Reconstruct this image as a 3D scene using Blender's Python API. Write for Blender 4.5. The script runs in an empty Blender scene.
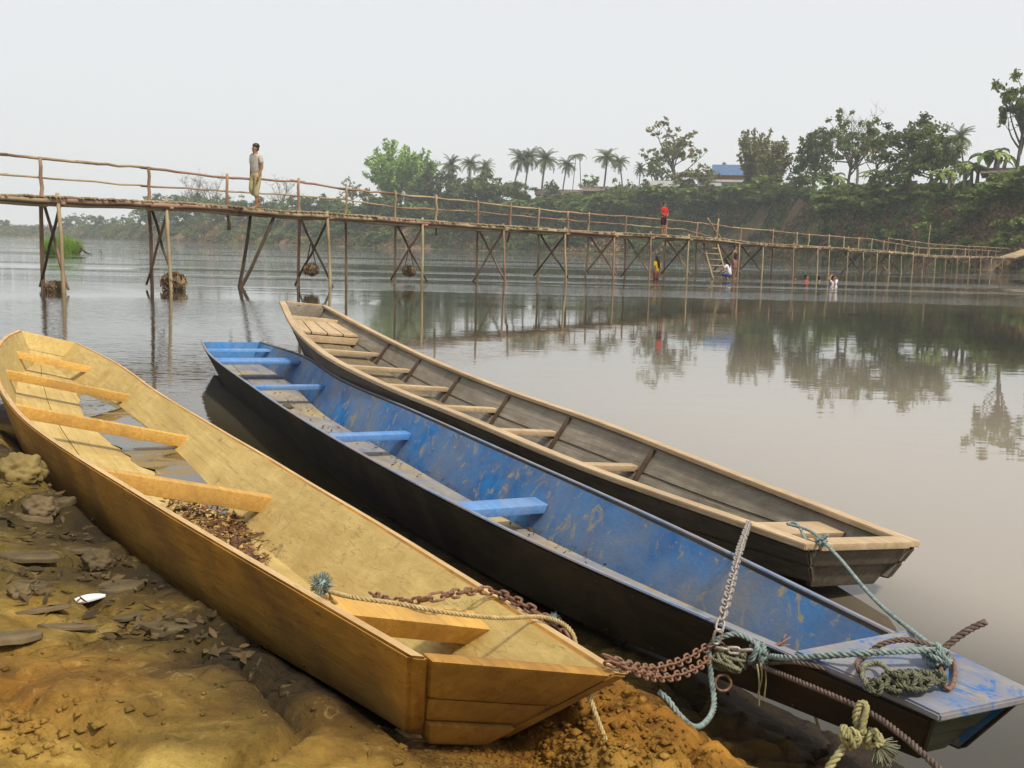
import bpy, bmesh, math, random
import numpy as np
from mathutils import Vector, Matrix, noise
R = math.radians
rnd = random.Random(7)
C = bpy.context.scene.collection
SC = bpy.context.scene

# ------------------------------------------------------------------ camera
F, H0 = 1000.0, 1.2
PITCH, ROLL = math.atan(0.138), math.atan(0.0245)
FW = Vector((0, math.cos(PITCH), -math.sin(PITCH)))
RT0 = Vector((1, 0, 0)); UP0 = RT0.cross(FW)
RT = RT0 * math.cos(ROLL) + UP0 * math.sin(ROLL)
UP = -RT0 * math.sin(ROLL) + UP0 * math.cos(ROLL)
CAM = Vector((0, 0, H0))
cam_d = bpy.data.cameras.new('camera'); cam = bpy.data.objects.new('camera', cam_d); C.objects.link(cam)
m = Matrix((RT, UP, -FW)).transposed().to_4x4(); m.translation = CAM; cam.matrix_world = m
cam_d.sensor_width = 36; cam_d.lens = F * 36 / 1024; cam_d.clip_start = 0.05; cam_d.clip_end = 4000
SC.camera = cam

# ------------------------------------------------------------------ world, sun, exposure
SUN_EL, SUN_AZ = R(56), R(138)          # azimuth clockwise from +Y: behind the camera, to the right
w = bpy.data.worlds.new('World'); SC.world = w; w.use_nodes = True
nt = w.node_tree; nt.nodes.clear()
wo = nt.nodes.new('ShaderNodeOutputWorld'); bg = nt.nodes.new('ShaderNodeBackground')
sky = nt.nodes.new('ShaderNodeTexSky'); sky.sky_type = 'NISHITA'; sky.sun_disc = False
sky.sun_elevation = SUN_EL; sky.sun_rotation = SUN_AZ; sky.dust_density = 4; sky.air_density = 1.0
mx = nt.nodes.new('ShaderNodeMixRGB'); mx.inputs[0].default_value = 0.83
mx.inputs[2].default_value = (8.5, 8.55, 8.6, 1)       # thick white haze veil over the blue
nt.links.new(sky.outputs[0], mx.inputs[1]); nt.links.new(mx.outputs[0], bg.inputs[0])
bg.inputs[1].default_value = 0.112
nt.links.new(bg.outputs[0], wo.inputs[0])
sd = bpy.data.lights.new('sun', 'SUN'); sd.energy = 4.2; sd.angle = R(6); sd.color = (1, .90, .74)
so = bpy.data.objects.new('sun', sd); C.objects.link(so)
sdir = Vector((math.sin(SUN_AZ) * math.cos(SUN_EL), math.cos(SUN_AZ) * math.cos(SUN_EL), math.sin(SUN_EL)))
so.rotation_euler = sdir.to_track_quat('Z', 'Y').to_euler(); so.location = (0, -5, 30)
SC.view_settings.view_transform = 'Standard'; SC.view_settings.look = 'None'
SC.view_settings.exposure = 0.0; SC.view_settings.gamma = 1
SC.cycles.volume_bounces = 1; SC.cycles.max_bounces = 8

# ------------------------------------------------------------------ placing helpers
def ray(x, y): return FW + RT * ((x - 512) / F) + UP * ((384 - y) / F)
def W(x, y, D): return CAM + ray(x, y) * D
def PZ(x, y, z):
    d = ray(x, y); return CAM + d * ((z - H0) / d.z)
def hor(x): return 233.5 + .0245 * x          # image row of the horizon
def G(x, D, z=0.0):                           # ground-plan point at column x, distance D
    d = ray(x, hor(x)); return Vector((d.x / d.y * D, D, z))
def zat(x, y, D):
    d = ray(x, y); return H0 + d.z / d.y * D

def tag(o, label=None, cat=None, group=None, kind=None):
    if label: o['label'] = label
    if cat: o['category'] = cat
    if group: o['group'] = group
    if kind: o['kind'] = kind
    return o
def link(name, me, parent=None, mats=()):
    for mt in mats: me.materials.append(mt)
    o = bpy.data.objects.new(name, me); C.objects.link(o)
    if parent: o.parent = parent
    return o
def mesh_np(name, v, f, parent=None, mats=(), smooth=False, midx=None, add=True):
    me = bpy.data.meshes.new(name)
    v = np.asarray(v, dtype=np.float32).reshape(-1, 3)
    if isinstance(f, np.ndarray):
        n, k = f.shape
        me.vertices.add(len(v)); me.vertices.foreach_set('co', v.ravel())
        me.loops.add(n * k); me.loops.foreach_set('vertex_index', f.astype(np.int32).ravel())
        me.polygons.add(n); me.polygons.foreach_set('loop_start', np.arange(0, n * k, k, dtype=np.int32))
        me.update(calc_edges=True)
    else:
        me.from_pydata([tuple(map(float, q)) for q in v], [], f); me.update()
    if smooth: me.polygons.foreach_set('use_smooth', [True] * len(me.polygons))
    if midx is not None: me.polygons.foreach_set('material_index', list(midx))
    if not add:
        for mt in mats: me.materials.append(mt)
        return me
    return link(name, me, parent, mats)
def empty(name, loc=(0, 0, 0), rz=0.0):
    o = bpy.data.objects.new(name, None); C.objects.link(o); o.location = loc; o.rotation_euler = (0, 0, rz)
    o.empty_display_size = .2
    return o
def kids(o, table={}): return list(o.children)
def copy_tree(o, parent=None):
    c = o.copy(); C.objects.link(c)
    if parent: c.parent = parent
    for ch in list(o.children): copy_tree(ch, c)
    return c

class MB:                                     # mesh collector
    def __init__(s): s.v = []; s.f = []; s.m = []
    def tube(s, pts, rad, n=7, mi=0, cap=True):
        pts = [Vector(p) for p in pts]
        if not hasattr(rad, '__len__'): rad = [rad] * len(pts)
        b = len(s.v); ref = None
        for i, p in enumerate(pts):
            t = (pts[min(i + 1, len(pts) - 1)] - pts[max(i - 1, 0)])
            t = t.normalized() if t.length > 1e-9 else Vector((0, 0, 1))
            if ref is None: ref = t.orthogonal().normalized()
            a = (ref - t * ref.dot(t))
            a = a.normalized() if a.length > 1e-6 else t.orthogonal().normalized()
            ref = a; c = t.cross(a)
            for k in range(n):
                q = 2 * math.pi * k / n
                s.v.append(p + (a * math.cos(q) + c * math.sin(q)) * rad[i])
        for i in range(len(pts) - 1):
            for k in range(n):
                k2 = (k + 1) % n
                s.f.append((b + i * n + k, b + i * n + k2, b + (i + 1) * n + k2, b + (i + 1) * n + k)); s.m.append(mi)
        if cap:
            s.f.append(tuple(b + k for k in range(n))[::-1]); s.m.append(mi)
            e = b + (len(pts) - 1) * n
            s.f.append(tuple(e + k for k in range(n))); s.m.append(mi)
    def hexa(s, q, mi=0):                     # 8 corners: bottom 4 then top 4 (same order)
        b = len(s.v); s.v += [Vector(p) for p in q]
        for f in ((3, 2, 1, 0), (4, 5, 6, 7), (0, 1, 5, 4), (1, 2, 6, 5), (2, 3, 7, 6), (3, 0, 4, 7)):
            s.f.append(tuple(b + i for i in f)); s.m.append(mi)
    def box(s, c, sx, sy, sz, mi=0, rot=None, bev=0):
        q = []
        for z in (-1, 1):
            for x, y in ((-1, -1), (1, -1), (1, 1), (-1, 1)):
                p = Vector((x * sx / 2, y * sy / 2, z * sz / 2))
                if rot is not None: p = rot @ p
                q.append(Vector(c) + p)
        s.hexa(q, mi)
    def ball(s, c, r, n=8, mi=0, sc=(1, 1, 1), jit=0):
        b = len(s.v); c = Vector(c); rows = max(3, n // 2)
        for i in range(1, rows):
            a = math.pi * i / rows
            for k in range(n):
                q = 2 * math.pi * k / n; j = 1 + rnd.uniform(-jit, jit)
                s.v.append(c + Vector((math.sin(a) * math.cos(q) * sc[0], math.sin(a) * math.sin(q) * sc[1], math.cos(a) * sc[2])) * r * j)
        t = len(s.v); s.v.append(c + Vector((0, 0, r * sc[2]))); s.v.append(c - Vector((0, 0, r * sc[2])))
        for i in range(rows - 2):
            for k in range(n):
                k2 = (k + 1) % n
                s.f.append((b + i * n + k, b + (i + 1) * n + k, b + (i + 1) * n + k2, b + i * n + k2)); s.m.append(mi)
        for k in range(n):
            k2 = (k + 1) % n
            s.f.append((t, b + k, b + k2)); s.m.append(mi)
            e = b + (rows - 2) * n; s.f.append((t + 1, e + k2, e + k)); s.m.append(mi)
    def build(s, name, mats, parent=None, smooth=True, bevel=0, seg=2):
        me = bpy.data.meshes.new(name)
        me.from_pydata([tuple(p) for p in s.v], [], s.f); me.update()
        me.polygons.foreach_set('material_index', s.m)
        me.polygons.foreach_set('use_smooth', [smooth] * len(s.f))
        if not isinstance(mats, (list, tuple)): mats = [mats]
        if bevel:
            bm = bmesh.new(); bm.from_mesh(me)
            bmesh.ops.bevel(bm, geom=[e for e in bm.edges if e.is_manifold and e.calc_face_angle(0) > .5], offset=bevel, segments=seg, affect='EDGES', profile=.6)
            for fc in bm.faces: fc.smooth = True
            bm.to_mesh(me); bm.free()
            me.set_sharp_from_angle(angle=R(40))
        return link(name, me, parent, mats)

def smooth_path(pts, step):
    pts = [Vector(p) for p in pts]
    P_ = [pts[0] * 2 - pts[1]] + pts + [pts[-1] * 2 - pts[-2]]
    out = []
    for i in range(1, len(P_) - 2):
        p0, p1, p2, p3 = P_[i - 1:i + 3]; n = max(1, int((p2 - p1).length / step * 1.0 + .5))
        for k in range(n):
            t = k / n
            out.append(.5 * ((2 * p1) + (p2 - p0) * t + (2 * p0 - 5 * p1 + 4 * p2 - p3) * t * t + (3 * p1 - 3 * p2 + p3 - p0) * t ** 3))
    out.append(pts[-1])
    # even resample
    L = [0]
    for a, b in zip(out, out[1:]): L.append(L[-1] + (b - a).length)
    n = max(2, int(L[-1] / step) + 1); res = []; j = 0
    for k in range(n):
        d = L[-1] * k / (n - 1)
        while j < len(L) - 2 and L[j + 1] < d: j += 1
        t = (d - L[j]) / max(L[j + 1] - L[j], 1e-9); res.append(out[j].lerp(out[j + 1], min(max(t, 0), 1)))
    return res

# ------------------------------------------------------------------ materials
def nodes(name, rough=.8, spec=.3):
    mt = bpy.data.materials.new(name); mt.use_nodes = True
    n = mt.node_tree.nodes; b = n['Principled BSDF']
    b.inputs['Roughness'].default_value = rough; b.inputs['Specular IOR Level'].default_value = spec
    return mt, mt.node_tree, b
def noise_n(t, scale, detail=4, vec=None, dist=0.0, rough=.55):
    n = t.nodes.new('ShaderNodeTexNoise'); n.inputs['Scale'].default_value = scale; n.inputs['Detail'].default_value = detail
    n.inputs['Roughness'].default_value = rough; n.inputs['Distortion'].default_value = dist
    if vec is not None: t.links.new(vec, n.inputs['Vector'])
    return n.outputs['Fac']
def coords(t, scale=(1, 1, 1), kind='Object'):
    tc = t.nodes.new('ShaderNodeTexCoord'); mp = t.nodes.new('ShaderNodeMapping')
    mp.inputs['Scale'].default_value = scale; t.links.new(tc.outputs[kind], mp.inputs[0]); return mp.outputs[0]
def ramp(t, fac, stops):
    r = t.nodes.new('ShaderNodeValToRGB'); e = r.color_ramp.elements
    while len(e) < len(stops): e.new(.5)
    for i, (p, c) in enumerate(stops):
        e[i].position = p; e[i].color = (*c, 1) if len(c) == 3 else c
    t.links.new(fac, r.inputs[0]); return r.outputs[0]
def mixc(t, fac, a, b):
    x = t.nodes.new('ShaderNodeMixRGB')
    for i, q in ((0, fac), (1, a), (2, b)):
        if isinstance(q, (int, float)): x.inputs[i].default_value = q
        elif isinstance(q, tuple): x.inputs[i].default_value = (*q, 1)
        else: t.links.new(q, x.inputs[i])
    return x.outputs[0]
def g1(v): return (v, v, v)
def bump(t, b, h, strength=.3, dist=.01, prev=None):
    n = t.nodes.new('ShaderNodeBump'); n.inputs['Strength'].default_value = strength; n.inputs['Distance'].default_value = dist
    t.links.new(h, n.inputs['Height'])
    if prev is not None: t.links.new(prev, n.inputs['Normal'])
    t.links.new(n.outputs[0], b.inputs['Normal']); return n.outputs[0]

def wood(name, ca, cb, stain=None, stain_amt=.5, grain=(1.2, 26, 26), rough=.75, bs=.35, spots=None, spec=.3, blotch=2.2, sp=.6):
    mt, t, b = nodes(name, rough, spec)
    v = coords(t, grain); v2 = coords(t, (1, 1, 1))
    g = noise_n(t, 3.0, 6, v, .6)
    col = ramp(t, g, [(.3, ca), (.72, cb)])
    if stain:
        s = noise_n(t, blotch, 6, v2, .8, .62)
        col = mixc(t, ramp(t, s, [(.5 - .25 * stain_amt, g1(0)), (.75, g1(.85))]), col, stain)
    if spots:
        s = noise_n(t, 9, 8, v2, 1.5, .7)
        col = mixc(t, ramp(t, s, [(sp, g1(0)), (sp + .08, g1(1))]), col, spots)
    ck = noise_n(t, 1.1, 3, coords(t, (.22, grain[1] * 1.6, grain[2] * 1.6)), .0); ckf = ramp(t, ck, [(.491, g1(0)), (.5, g1(.5 if grain[1] > 9 else 0)), (.509, g1(0))])
    col = mixc(t, ckf, col, tuple(c * .3 for c in ca))          # hairline drying cracks along the grain
    fine = noise_n(t, 160, 3, coords(t, (.25, 1, 1)))
    col = mixc(t, ramp(t, fine, [(.35, g1(.0)), (.7, g1(.22))]), col, tuple(c * .45 for c in ca))
    t.links.new(col, b.inputs['Base Color'])
    n1 = bump(t, b, g, bs, .004); bump(t, b, fine, .25, .0015, n1)
    return mt
def plain(name, ca, cb, scale=8, rough=.8, spec=.2, bs=.2, bd=.005, trans=0):
    mt, t, b = nodes(name, rough, spec); v = coords(t)
    g = noise_n(t, scale, 5, v)
    t.links.new(ramp(t, g, [(.32, ca), (.68, cb)]), b.inputs['Base Color'])
    if bs: bump(t, b, g, bs, bd)
    if trans:
        b.inputs['Transmission Weight'].default_value = 0
        tr = t.nodes.new('ShaderNodeBsdfTranslucent'); tr.inputs[0].default_value = (*[(x + y) / 2 for x, y in zip(ca, cb)], 1)
        mxs = t.nodes.new('ShaderNodeMixShader'); mxs.inputs[0].default_value = trans
        o = t.nodes['Material Output']; t.links.new(b.outputs[0], mxs.inputs[1]); t.links.new(tr.outputs[0], mxs.inputs[2]); t.links.new(mxs.outputs[0], o.inputs[0])
    return mt

# ------------------------------------------------------------------ boats: measured hulls
NB = ['x', 'y', 'z', 'head', 'pitch', 'heel', 'L'] + ['w'] * 7 + ['a'] * 7 + ['s'] * 7 + ['df', 'd', 'dn', 'fl']
HULL = {
 'Y': [-1.9771, 4.9195, 0.3687, -1.0575, 0.0023, 0.2627, 8.0057, 0.2372, 0.4124, 0.4907, 0.5299, 0.503, 0.3737, 0.2042, -0.0184, -0.0037, 0.0133, 0.0091, 0.0019, -0.004, -0.0041, -0.0046, -0.0058, -0.0246, -0.0091, 0.032, 0.1073, 0.192, 0.25, 0.2739, 0.1697, 0.612],
 'B': [-0.8868, 5.5282, 0.2633, -1.1352, -0.0069, 0.0238, 8.3406, 0.2761, 0.3789, 0.3456, 0.3537, 0.3274, 0.2683, 0.1248, -0.0109, -0.0065, 0.0104, 0.0059, 0.0021, -0.0005, -0.0003, -0.0433, -0.0223, -0.0291, -0.0022, 0.0319, 0.0804, 0.1409, 0.2025, 0.2885, 0.1198, 0.4933],
 'G': [-0.4242, 6.4613, 0.2713, -1.0936, -0.0172, 0.0977, 7.1262, 0.2227, 0.3842, 0.4645, 0.4746, 0.451, 0.389, 0.2585, -0.0085, 0.0075, 0.0106, 0.0027, -0.0065, -0.0039, -0.0002, 0.2516, 0.1107, 0.0213, -0.0096, -0.0078, -0.0168, -0.0044, 0.2, 0.3, 0.114, 0.5654]}
def cub(c, u):
    n = len(c) - 1; c = [2 * c[0] - c[1]] + list(c) + [2 * c[-1] - c[-2]]
    t = min(max(u * n, 0), n - 1e-9); i = int(t); t -= i; p0, p1, p2, p3 = c[i:i + 4]
    return .5 * ((2 * p1) + (-p0 + p2) * t + (2 * p0 - 5 * p1 + 4 * p2 - p3) * t * t + (-p0 + 3 * p1 - 3 * p2 + p3) * t ** 3)
def sstep(a, b, x):
    t = min(max((x - a) / (b - a), 0), 1); return t * t * (3 - 2 * t)
class Hull:
    """local frame: x along the boat towards the bank end, y positive = river side (right), z up; origin amidships at rim height"""
    def __init__(s, k):
        p = s.p = HULL[k]; hd, pt, hl = p[3:6]; s.L = p[6]
        ax = Vector((math.cos(hd) * math.cos(pt), math.sin(hd) * math.cos(pt), math.sin(pt)))
        side = ax.cross(Vector((0, 0, 1))).normalized(); up = side.cross(ax)
        sv = side * math.cos(hl) + up * math.sin(hl); uv = -side * math.sin(hl) + up * math.cos(hl)
        m = Matrix((ax, -sv, uv)).transposed().to_4x4(); m.translation = Vector(p[:3]); s.M = m; s.I = m.inverted()
    def w(s, u, side):                         # side +1 = right/river, -1 = left/bank ; half beam at the rim
        return cub(s.p[7:14], u) - side * cub(s.p[14:21], u)
    def sh(s, u): return cub(s.p[21:28], u)
    def dep(s, u):
        v = 2 * u - 1; e = s.p[28] if v < 0 else s.p[30]; return s.p[29] + (e - s.p[29]) * abs(v) ** 2.5
    def x(s, u): return (u - .5) * s.L
    def at(s, u, side, drop=0.0, inset=0.0):   # point on the side's outer face, 'drop' below the rim
        rk = s.rake * (sstep(.8, 1, u) - sstep(.2, 0, u)) * drop      # the ends rake inwards below the rim
        return Vector((s.x(u) - rk, side * (s.w(u, side) - s.p[31] * drop - inset), s.sh(u) - drop))
    def mid(s, u, drop, y=0.0): return Vector((s.x(u), y, s.sh(u) - drop))
    def world(s, v): return s.M @ Vector(v)
    def hit(s, px, py, drop=None, up=0.0):     # pixel -> point on the inner bottom (or on the plane 'drop' below rim), in world space
        o = s.I @ CAM; d = s.I.to_3x3() @ ray(px, py); t = 1.0
        for _ in range(60):
            q = o + d * t; u = min(max(q.x / s.L + .5, 0), 1)
            zt = s.sh(u) - (s.dep(u) - s.flo if drop is None else drop) + up
            t += (zt - q.z) / d.z * .7
        return s.M @ (o + d * t)
HY, HB, HG = Hull('Y'), Hull('B'), Hull('G')
HY.rake, HB.rake, HG.rake = .8, .55, .25
HY.flo, HB.flo, HG.flo = .028, .06, .10      # thickness of the floor over the chine

# ------------------------------------------------------------------ near bank (mud) and river bed
SHORE = [(-30, 34), (-12, 15.5), (-7, 10.2), (-3.8, 7.2), (-2.2, 5.75), (-.5, 4.3), (.24, 3.12), (.88, 2.3), (1.3, 1.5), (1.95, .3), (3.2, -2.0), (9, -12), (30, -45)]
def shore_d(x, y):                            # signed distance, + = on land
    best = 1e9; sg = 1
    for (ax, ay), (bx, by) in zip(SHORE, SHORE[1:]):
        dx, dy = bx - ax, by - ay; t = ((x - ax) * dx + (y - ay) * dy) / (dx * dx + dy * dy); t = min(max(t, 0), 1)
        px, py = x - ax - dx * t, y - ay - dy * t; d = math.hypot(px, py)
        if d < best - 1e-9: best = d; sg = 1 if dx * py - dy * px < 0 else -1
    return best * sg
def sstep(a, b, x):
    t = min(max((x - a) / (b - a), 0), 1); return t * t * (3 - 2 * t)
def lerp_tab(tab, x):
    if x <= tab[0][0]: return tab[0][1]
    for (a, va), (b, vb) in zip(tab, tab[1:]):
        if x <= b: return va + (vb - va) * (x - a) / (b - a)
    return tab[-1][1]
def nz(x, y, s, seed=0.0): return noise.noise(Vector((x * s + seed, y * s - seed, seed * .37)))
def ground(x, y, detail=True):
    d = shore_d(x, y)
    near = 1 - sstep(3.2, 5.5, y)                 # steeper crumbling edge close to the camera
    if d < 0: z = max(-1.5, d * .22)
    else:
        soft = .20 * d + .02 * d * d if d < 2.5 else .625 + .25 * (d - 2.5)
        scarp = .04 * sstep(0, .2, d) + .21 * sstep(.42, .8, d) + .13 * d
        if d > 2.5: scarp = .575 + .25 * (d - 2.5)
        z = soft * (1 - near) + scarp * near
        if d > 12: z = min(z, 3.4 + .02 * d)
    if detail and d > -.6:
        k = min(1, max(0, (d + .1) * 2.5)); e = 0
        if y < 14 and abs(x) < 14:
            e += .035 * nz(x, y, 1.3, 3) + .02 * nz(x, y, 3.6, 9)
            h = noise.hetero_terrain(Vector((x * 3.1, y * 3.1, .4)), .8, 2.2, 5, .6)
            e += .012 * (h - .6)
            r = 1 - abs(nz(x + .15 * nz(x, y, 4, 2), y, 2.6, 5)); e -= .035 * max(0, r - .93) / .07      # drying cracks
            v = noise.voronoi(Vector((x * 5.5, y * 5.5, 0)))[0]; e += .010 * min(1, (v[1] - v[0]) * 3)
            e += .010 * nz(x, y, 17, 1) + .005 * nz(x, y, 45, 4)
            # crumbled edge to the right of the yellow bow
            cr = sstep(-.25, .15, x) * (1 - sstep(2.2, 3, y)); v2 = noise.voronoi(Vector((x * 16, y * 16, 3)))[0]
            e += cr * .02 * min(1, (v2[1] - v2[0]) * 2.5)
        z += e * k
    for Hh, mar in ((HY, .0), (HB, .0)):          # the hulls press into the mud
        q = Hh.I @ Vector((x, y, z)); u = q.x / Hh.L + .5
        if -.02 < u < 1.02:
            u = min(max(u, 0), 1); sd_ = 1 if q.y > 0 else -1; dp = Hh.dep(u)
            out = abs(q.y) - (Hh.w(u, sd_) - Hh.p[31] * dp)
            zb = (Hh.M @ Vector((q.x, q.y, Hh.sh(u) - dp))).z if out < 0 else (Hh.M @ Hh.at(u, sd_, dp)).z
            lim = zb - .012 + max(0, out) * 1.1
            if out < .5 and z > lim: z = lim
    return z

def axis_vals(core0, core1, step, lo, hi, grow=1.25):
    a = list(np.arange(core0, core1, step)); s_ = step
    x = core0
    while x > lo: s_ *= grow; x -= s_; a.append(x)
    s_ = step; x = a[int((core1 - core0) / step) - 1]
    x = core1
    while x < hi: s_ *= grow; x += s_; a.append(x)
    return sorted(a)

def build_ground():
    mt, t, b = nodes('mud', .92, .15)
    v = coords(t)
    n1 = noise_n(t, 1.3, 6, v, .4, .6); n2 = noise_n(t, 9, 8, v, .6, .65); n3 = noise_n(t, 70, 6, v, 0, .7)
    n4 = noise_n(t, 26, 8, v, .8, .7); vo = t.nodes.new('ShaderNodeTexVoronoi'); vo.feature = 'DISTANCE_TO_EDGE'; vo.inputs['Scale'].default_value = 13
    wv = t.nodes.new('ShaderNodeVectorMath'); wv.operation = 'MULTIPLY_ADD'; nc = t.nodes.new('ShaderNodeTexNoise'); nc.inputs['Scale'].default_value = 6; nc.inputs['Detail'].default_value = 5; t.links.new(v, nc.inputs['Vector'])
    t.links.new(nc.outputs['Color'], wv.inputs[0]); wv.inputs[1].default_value = (.12, .12, .12); t.links.new(v, wv.inputs[2]); t.links.new(wv.outputs[0], vo.inputs['Vector'])
    crk = ramp(t, vo.outputs['Distance'], [(.0, g1(0)), (.035, g1(1))]); ckm = ramp(t, noise_n(t, 2.3, 4, v, .3), [(.46, g1(1)), (.56, g1(0))])
    crk = mixc(t, ckm, crk, g1(1))
    base = ramp(t, n2, [(.25, (.11, .07, .012)), (.5, (.31, .215, .05)), (.75, (.52, .385, .11))])
    org = ramp(t, n2, [(.3, (.19, .080, .010)), (.7, (.48, .23, .035))])
    # iron-stained patches where the photo has them (world positions)
    sx = t.nodes.new('ShaderNodeSeparateXYZ'); t.links.new(v, sx.inputs[0])
    def patch(cx, cy, r0, r1):
        vm = t.nodes.new('ShaderNodeVectorMath'); vm.operation = 'DISTANCE'; cmb = t.nodes.new('ShaderNodeCombineXYZ')
        t.links.new(sx.outputs[0], cmb.inputs[0]); t.links.new(sx.outputs[1], cmb.inputs[1])
        t.links.new(cmb.outputs[0], vm.inputs[0]); vm.inputs[1].default_value = (cx, cy, 0)
        ad = t.nodes.new('ShaderNodeMath'); ad.operation = 'MULTIPLY_ADD'; t.links.new(n1, ad.inputs[0]); ad.inputs[1].default_value = .7
        t.links.new(vm.outputs['Value'], ad.inputs[2])
        return ramp(t, ad.outputs[0], [(r0, g1(1)), (r1, g1(0))])
    col = mixc(t, ramp(t, n1, [(.55, g1(0)), (.7, g1(.35))]), base, org)
    for a in PATCH: col = mixc(t, patch(*a), col, org)
    dk = ramp(t, noise_n(t, 2.1, 5, v, .5), [(.38, g1(.55)), (.55, g1(0))])
    col = mixc(t, dk, col, (.035, .024, .012))
    for a in HULL_SHADE: col = mixc(t, patch(*a), col, (.030, .022, .012))  # shade beside the yellow hull, painted into the mud colour
    col = mixc(t, ramp(t, n4, [(.36, g1(.25)), (.52, g1(0))]), col, (.06, .040, .014)); col = mixc(t, ramp(t, n4, [(.58, g1(0)), (.75, g1(.5))]), col, (.58, .42, .16))
    # wet and dark near the water line
    wet = ramp(t, sx.outputs[2], [(.06, g1(1)), (.22, g1(0))])
    col = mixc(t, wet, col, (.030, .020, .010))
    t.links.new(col, b.inputs['Base Color'])
    t.links.new(ramp(t, sx.outputs[2], [(.0, g1(.35)), (.12, g1(.92))]), b.inputs['Roughness'])
    a_ = bump(t, b, crk, .7, .012); a_ = bump(t, b, n2, .6, .025, a_); a_ = bump(t, b, n4, .7, .014, a_); a_ = bump(t, b, noise_n(t, 30, 6, v, .5, .7), .6, .012, a_); bump(t, b, n3, .8, .007, a_)
    xs = axis_vals(-1.75, 1.35, .014, -60, 60, 1.12); ys = axis_vals(.75, 4.1, .014, -50, 60, 1.12)
    nx, ny = len(xs), len(ys)
    V = np.empty((ny, nx, 3), np.float32)
    for j, y in enumerate(ys):
        for i, x in enumerate(xs): V[j, i] = (x, y, ground(x, y))
    idx = np.arange(nx * ny).reshape(ny, nx)
    Fq = np.stack([idx[:-1, :-1], idx[:-1, 1:], idx[1:, 1:], idx[1:, :-1]], -1).reshape(-1, 4)
    o = mesh_np('ground', V, Fq, None, [mt], True); tag(o, 'muddy river bank of cracked brown and orange earth', None, None, 'structure')
    return mt
PATCH = [(*PZ(20, 715, .45).xy, .42, .75), (*PZ(430, 745, .3).xy, .5, .85), (*PZ(620, 730, .25).xy, .55, .9), (*PZ(780, 735, .08).xy, .3, .6)]
HULL_SHADE = [(*PZ(30, 450, .2).xy, 0.62, 1.38), (*PZ(90, 510, .25).xy, 0.57, 1.13), (*PZ(140, 565, .3).xy, 0.54, 1.00), (*PZ(205, 618, .33).xy, 0.52, 0.90), (*PZ(265, 665, .36).xy, 0.52, 0.80), (*PZ(330, 705, .38).xy, 0.50, 0.72)]  # painted shade spots following the yellow boat's left side
MUD = build_ground()

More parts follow.
